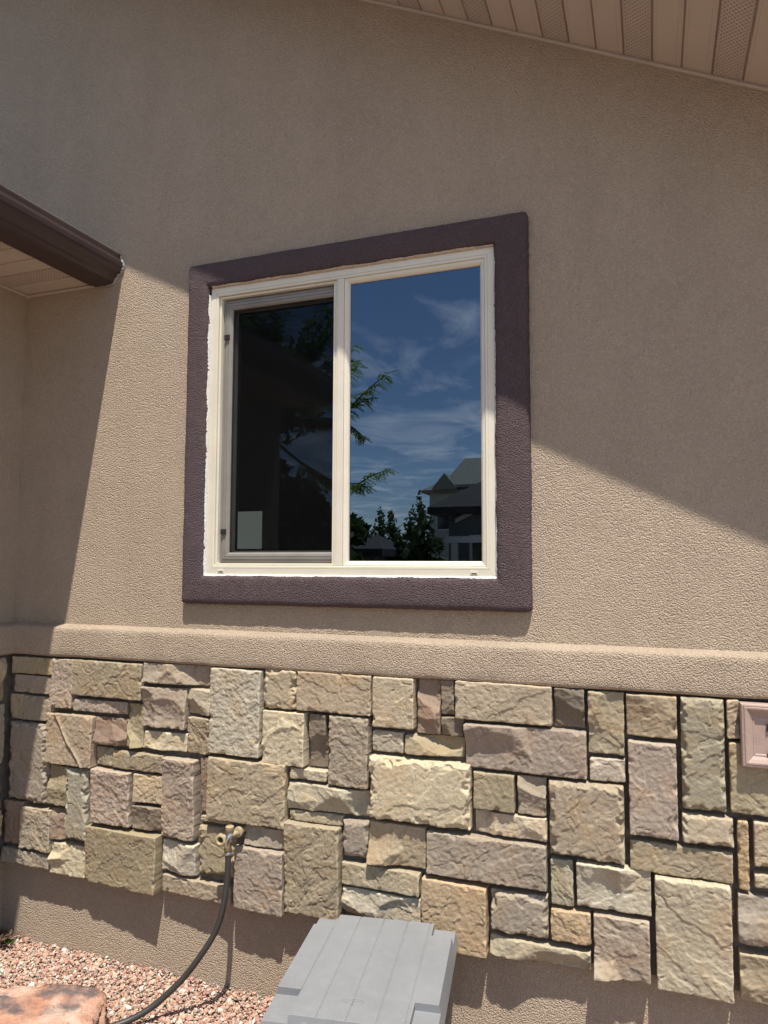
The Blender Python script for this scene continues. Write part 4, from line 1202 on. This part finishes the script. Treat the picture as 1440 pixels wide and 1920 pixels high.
# honey locust beside the wing
lt = empty('locust_tree', (-4.7, -5.3, -0.05)); props(lt, 'honey locust tree with feathery leaf sprays, mirrored across both window panes', 'tree')
O = Vector((-4.7, -5.3, -0.05))
rl = random.Random(21)
trunk = MB(); trunk.tube([(0, 0, 0), (0.05, -0.1, 1.2), (-0.05, -0.3, 2.4), (-0.1, -0.5, 3.45)], [0.11, 0.09, 0.075, 0.06], 10)
leafs_v = []; leafs_f = []
def leaflet(p, d, n_, ln, wd):
    s_ = d.cross(n_).normalized(); k = len(leafs_v)
    leafs_v.extend([tuple(p), tuple(p + d * ln * .5 + s_ * wd), tuple(p + d * ln), tuple(p + d * ln * .5 - s_ * wd)]); leafs_f.append((k, k+1, k+2, k+3))
def compound(p, d, ln):
    d = d.normalized(); up = Vector((0, 0, 1)); side = d.cross(up).normalized(); up = side.cross(d)
    nn = 8
    for k in range(nn):
        f = (k + 1) / nn
        q_ = p + d * ln * f + Vector((0, 0, -0.25 * ln * f * f))
        for s_ in (-1, 1):
            dd = (side * s_ + d * 0.45 + Vector((rl.uniform(-.15, .15), rl.uniform(-.15, .15), -0.25 + rl.uniform(-.15, .15)))).normalized()
            leaflet(q_, dd, up, 0.042 * (1.15 - 0.4 * f), 0.0085)
limbs = MB()
def branch(pts, r0_, leaf_from, step=0.034):
    P = smooth_path([Vector(p) - O for p in pts], 2)
    nP = len(P)
    limbs.tube(P, [r0_ * (1 - 0.9 * i / (nP - 1)) for i in range(nP)], 6)
    acc = 0; tot = sum((b - a).length for a, b in zip(P[:-1], P[1:])); run = 0; k = 0
    for a, b in zip(P[:-1], P[1:]):
        sl_ = (b - a).length
        while acc < run + sl_:
            if acc / tot >= leaf_from:
                t = (acc - run) / sl_; q_ = a.lerp(b, t); dr = (b - a).normalized()
                sd = dr.cross(Vector((0, 0, 1))).normalized() * (1 if k % 2 else -1)
                compound(q_, dr * rl.uniform(.3, .8) + sd * rl.uniform(.5, 1.0) + Vector((0, 0, rl.uniform(-.8, .25))), rl.uniform(.085, .14)); k += 1
            acc += step
        run += sl_
base = Vector((-4.8, -5.8, 3.4))
tips = [((-2.56, -4.5, 3.70), (-3.2, -4.6, 3.25)), ((-2.75, -4.5, 3.45), (-3.3, -4.6, 3.2)), ((-2.86, -4.5, 3.02), (-3.3, -4.6, 3.3)), ((-2.55, -4.5, 2.66), (-3.1, -4.6, 2.45)), ((-2.80, -4.5, 2.50), (-3.3, -4.6, 2.5)), ((-2.92, -4.5, 3.80), (-3.4, -4.6, 3.5))]
for tip, mid in tips:
    branch([base, (-4.1, -5.1, (3.5 + mid[2]) / 2), mid, tuple(Vector(mid).lerp(Vector(tip), 0.6) + Vector((0, 0, .04))), tip], 0.020, 0.52, 0.02)
for k in range(95):
    a = rl.uniform(0, 6.28); el = rl.uniform(-0.1, 1.1); L = rl.uniform(0.7, 1.55)
    tip = Vector((-4.45, -5.6, 4.15)) + Vector((math.cos(a) * math.cos(el) * L * 0.95, math.sin(a) * math.cos(el) * L * .8, math.sin(el) * L * .95))
    if tip.x > -3.45: tip.x = -3.45 - rl.random() * .3
    mid = base.lerp(tip, 0.55) + Vector((0, 0, 0.14))
    branch([base, mid, tip], 0.014, 0.30, 0.035)
trunk.build('trunk', M_BARK, lt, smooth=True)
limbs.build('limb', M_BARK, lt, smooth=True)
me = np_mesh('crown', np.array(leafs_v), np.array(leafs_f), smooth=False)
link('crown', me, M_LEAF, lt)
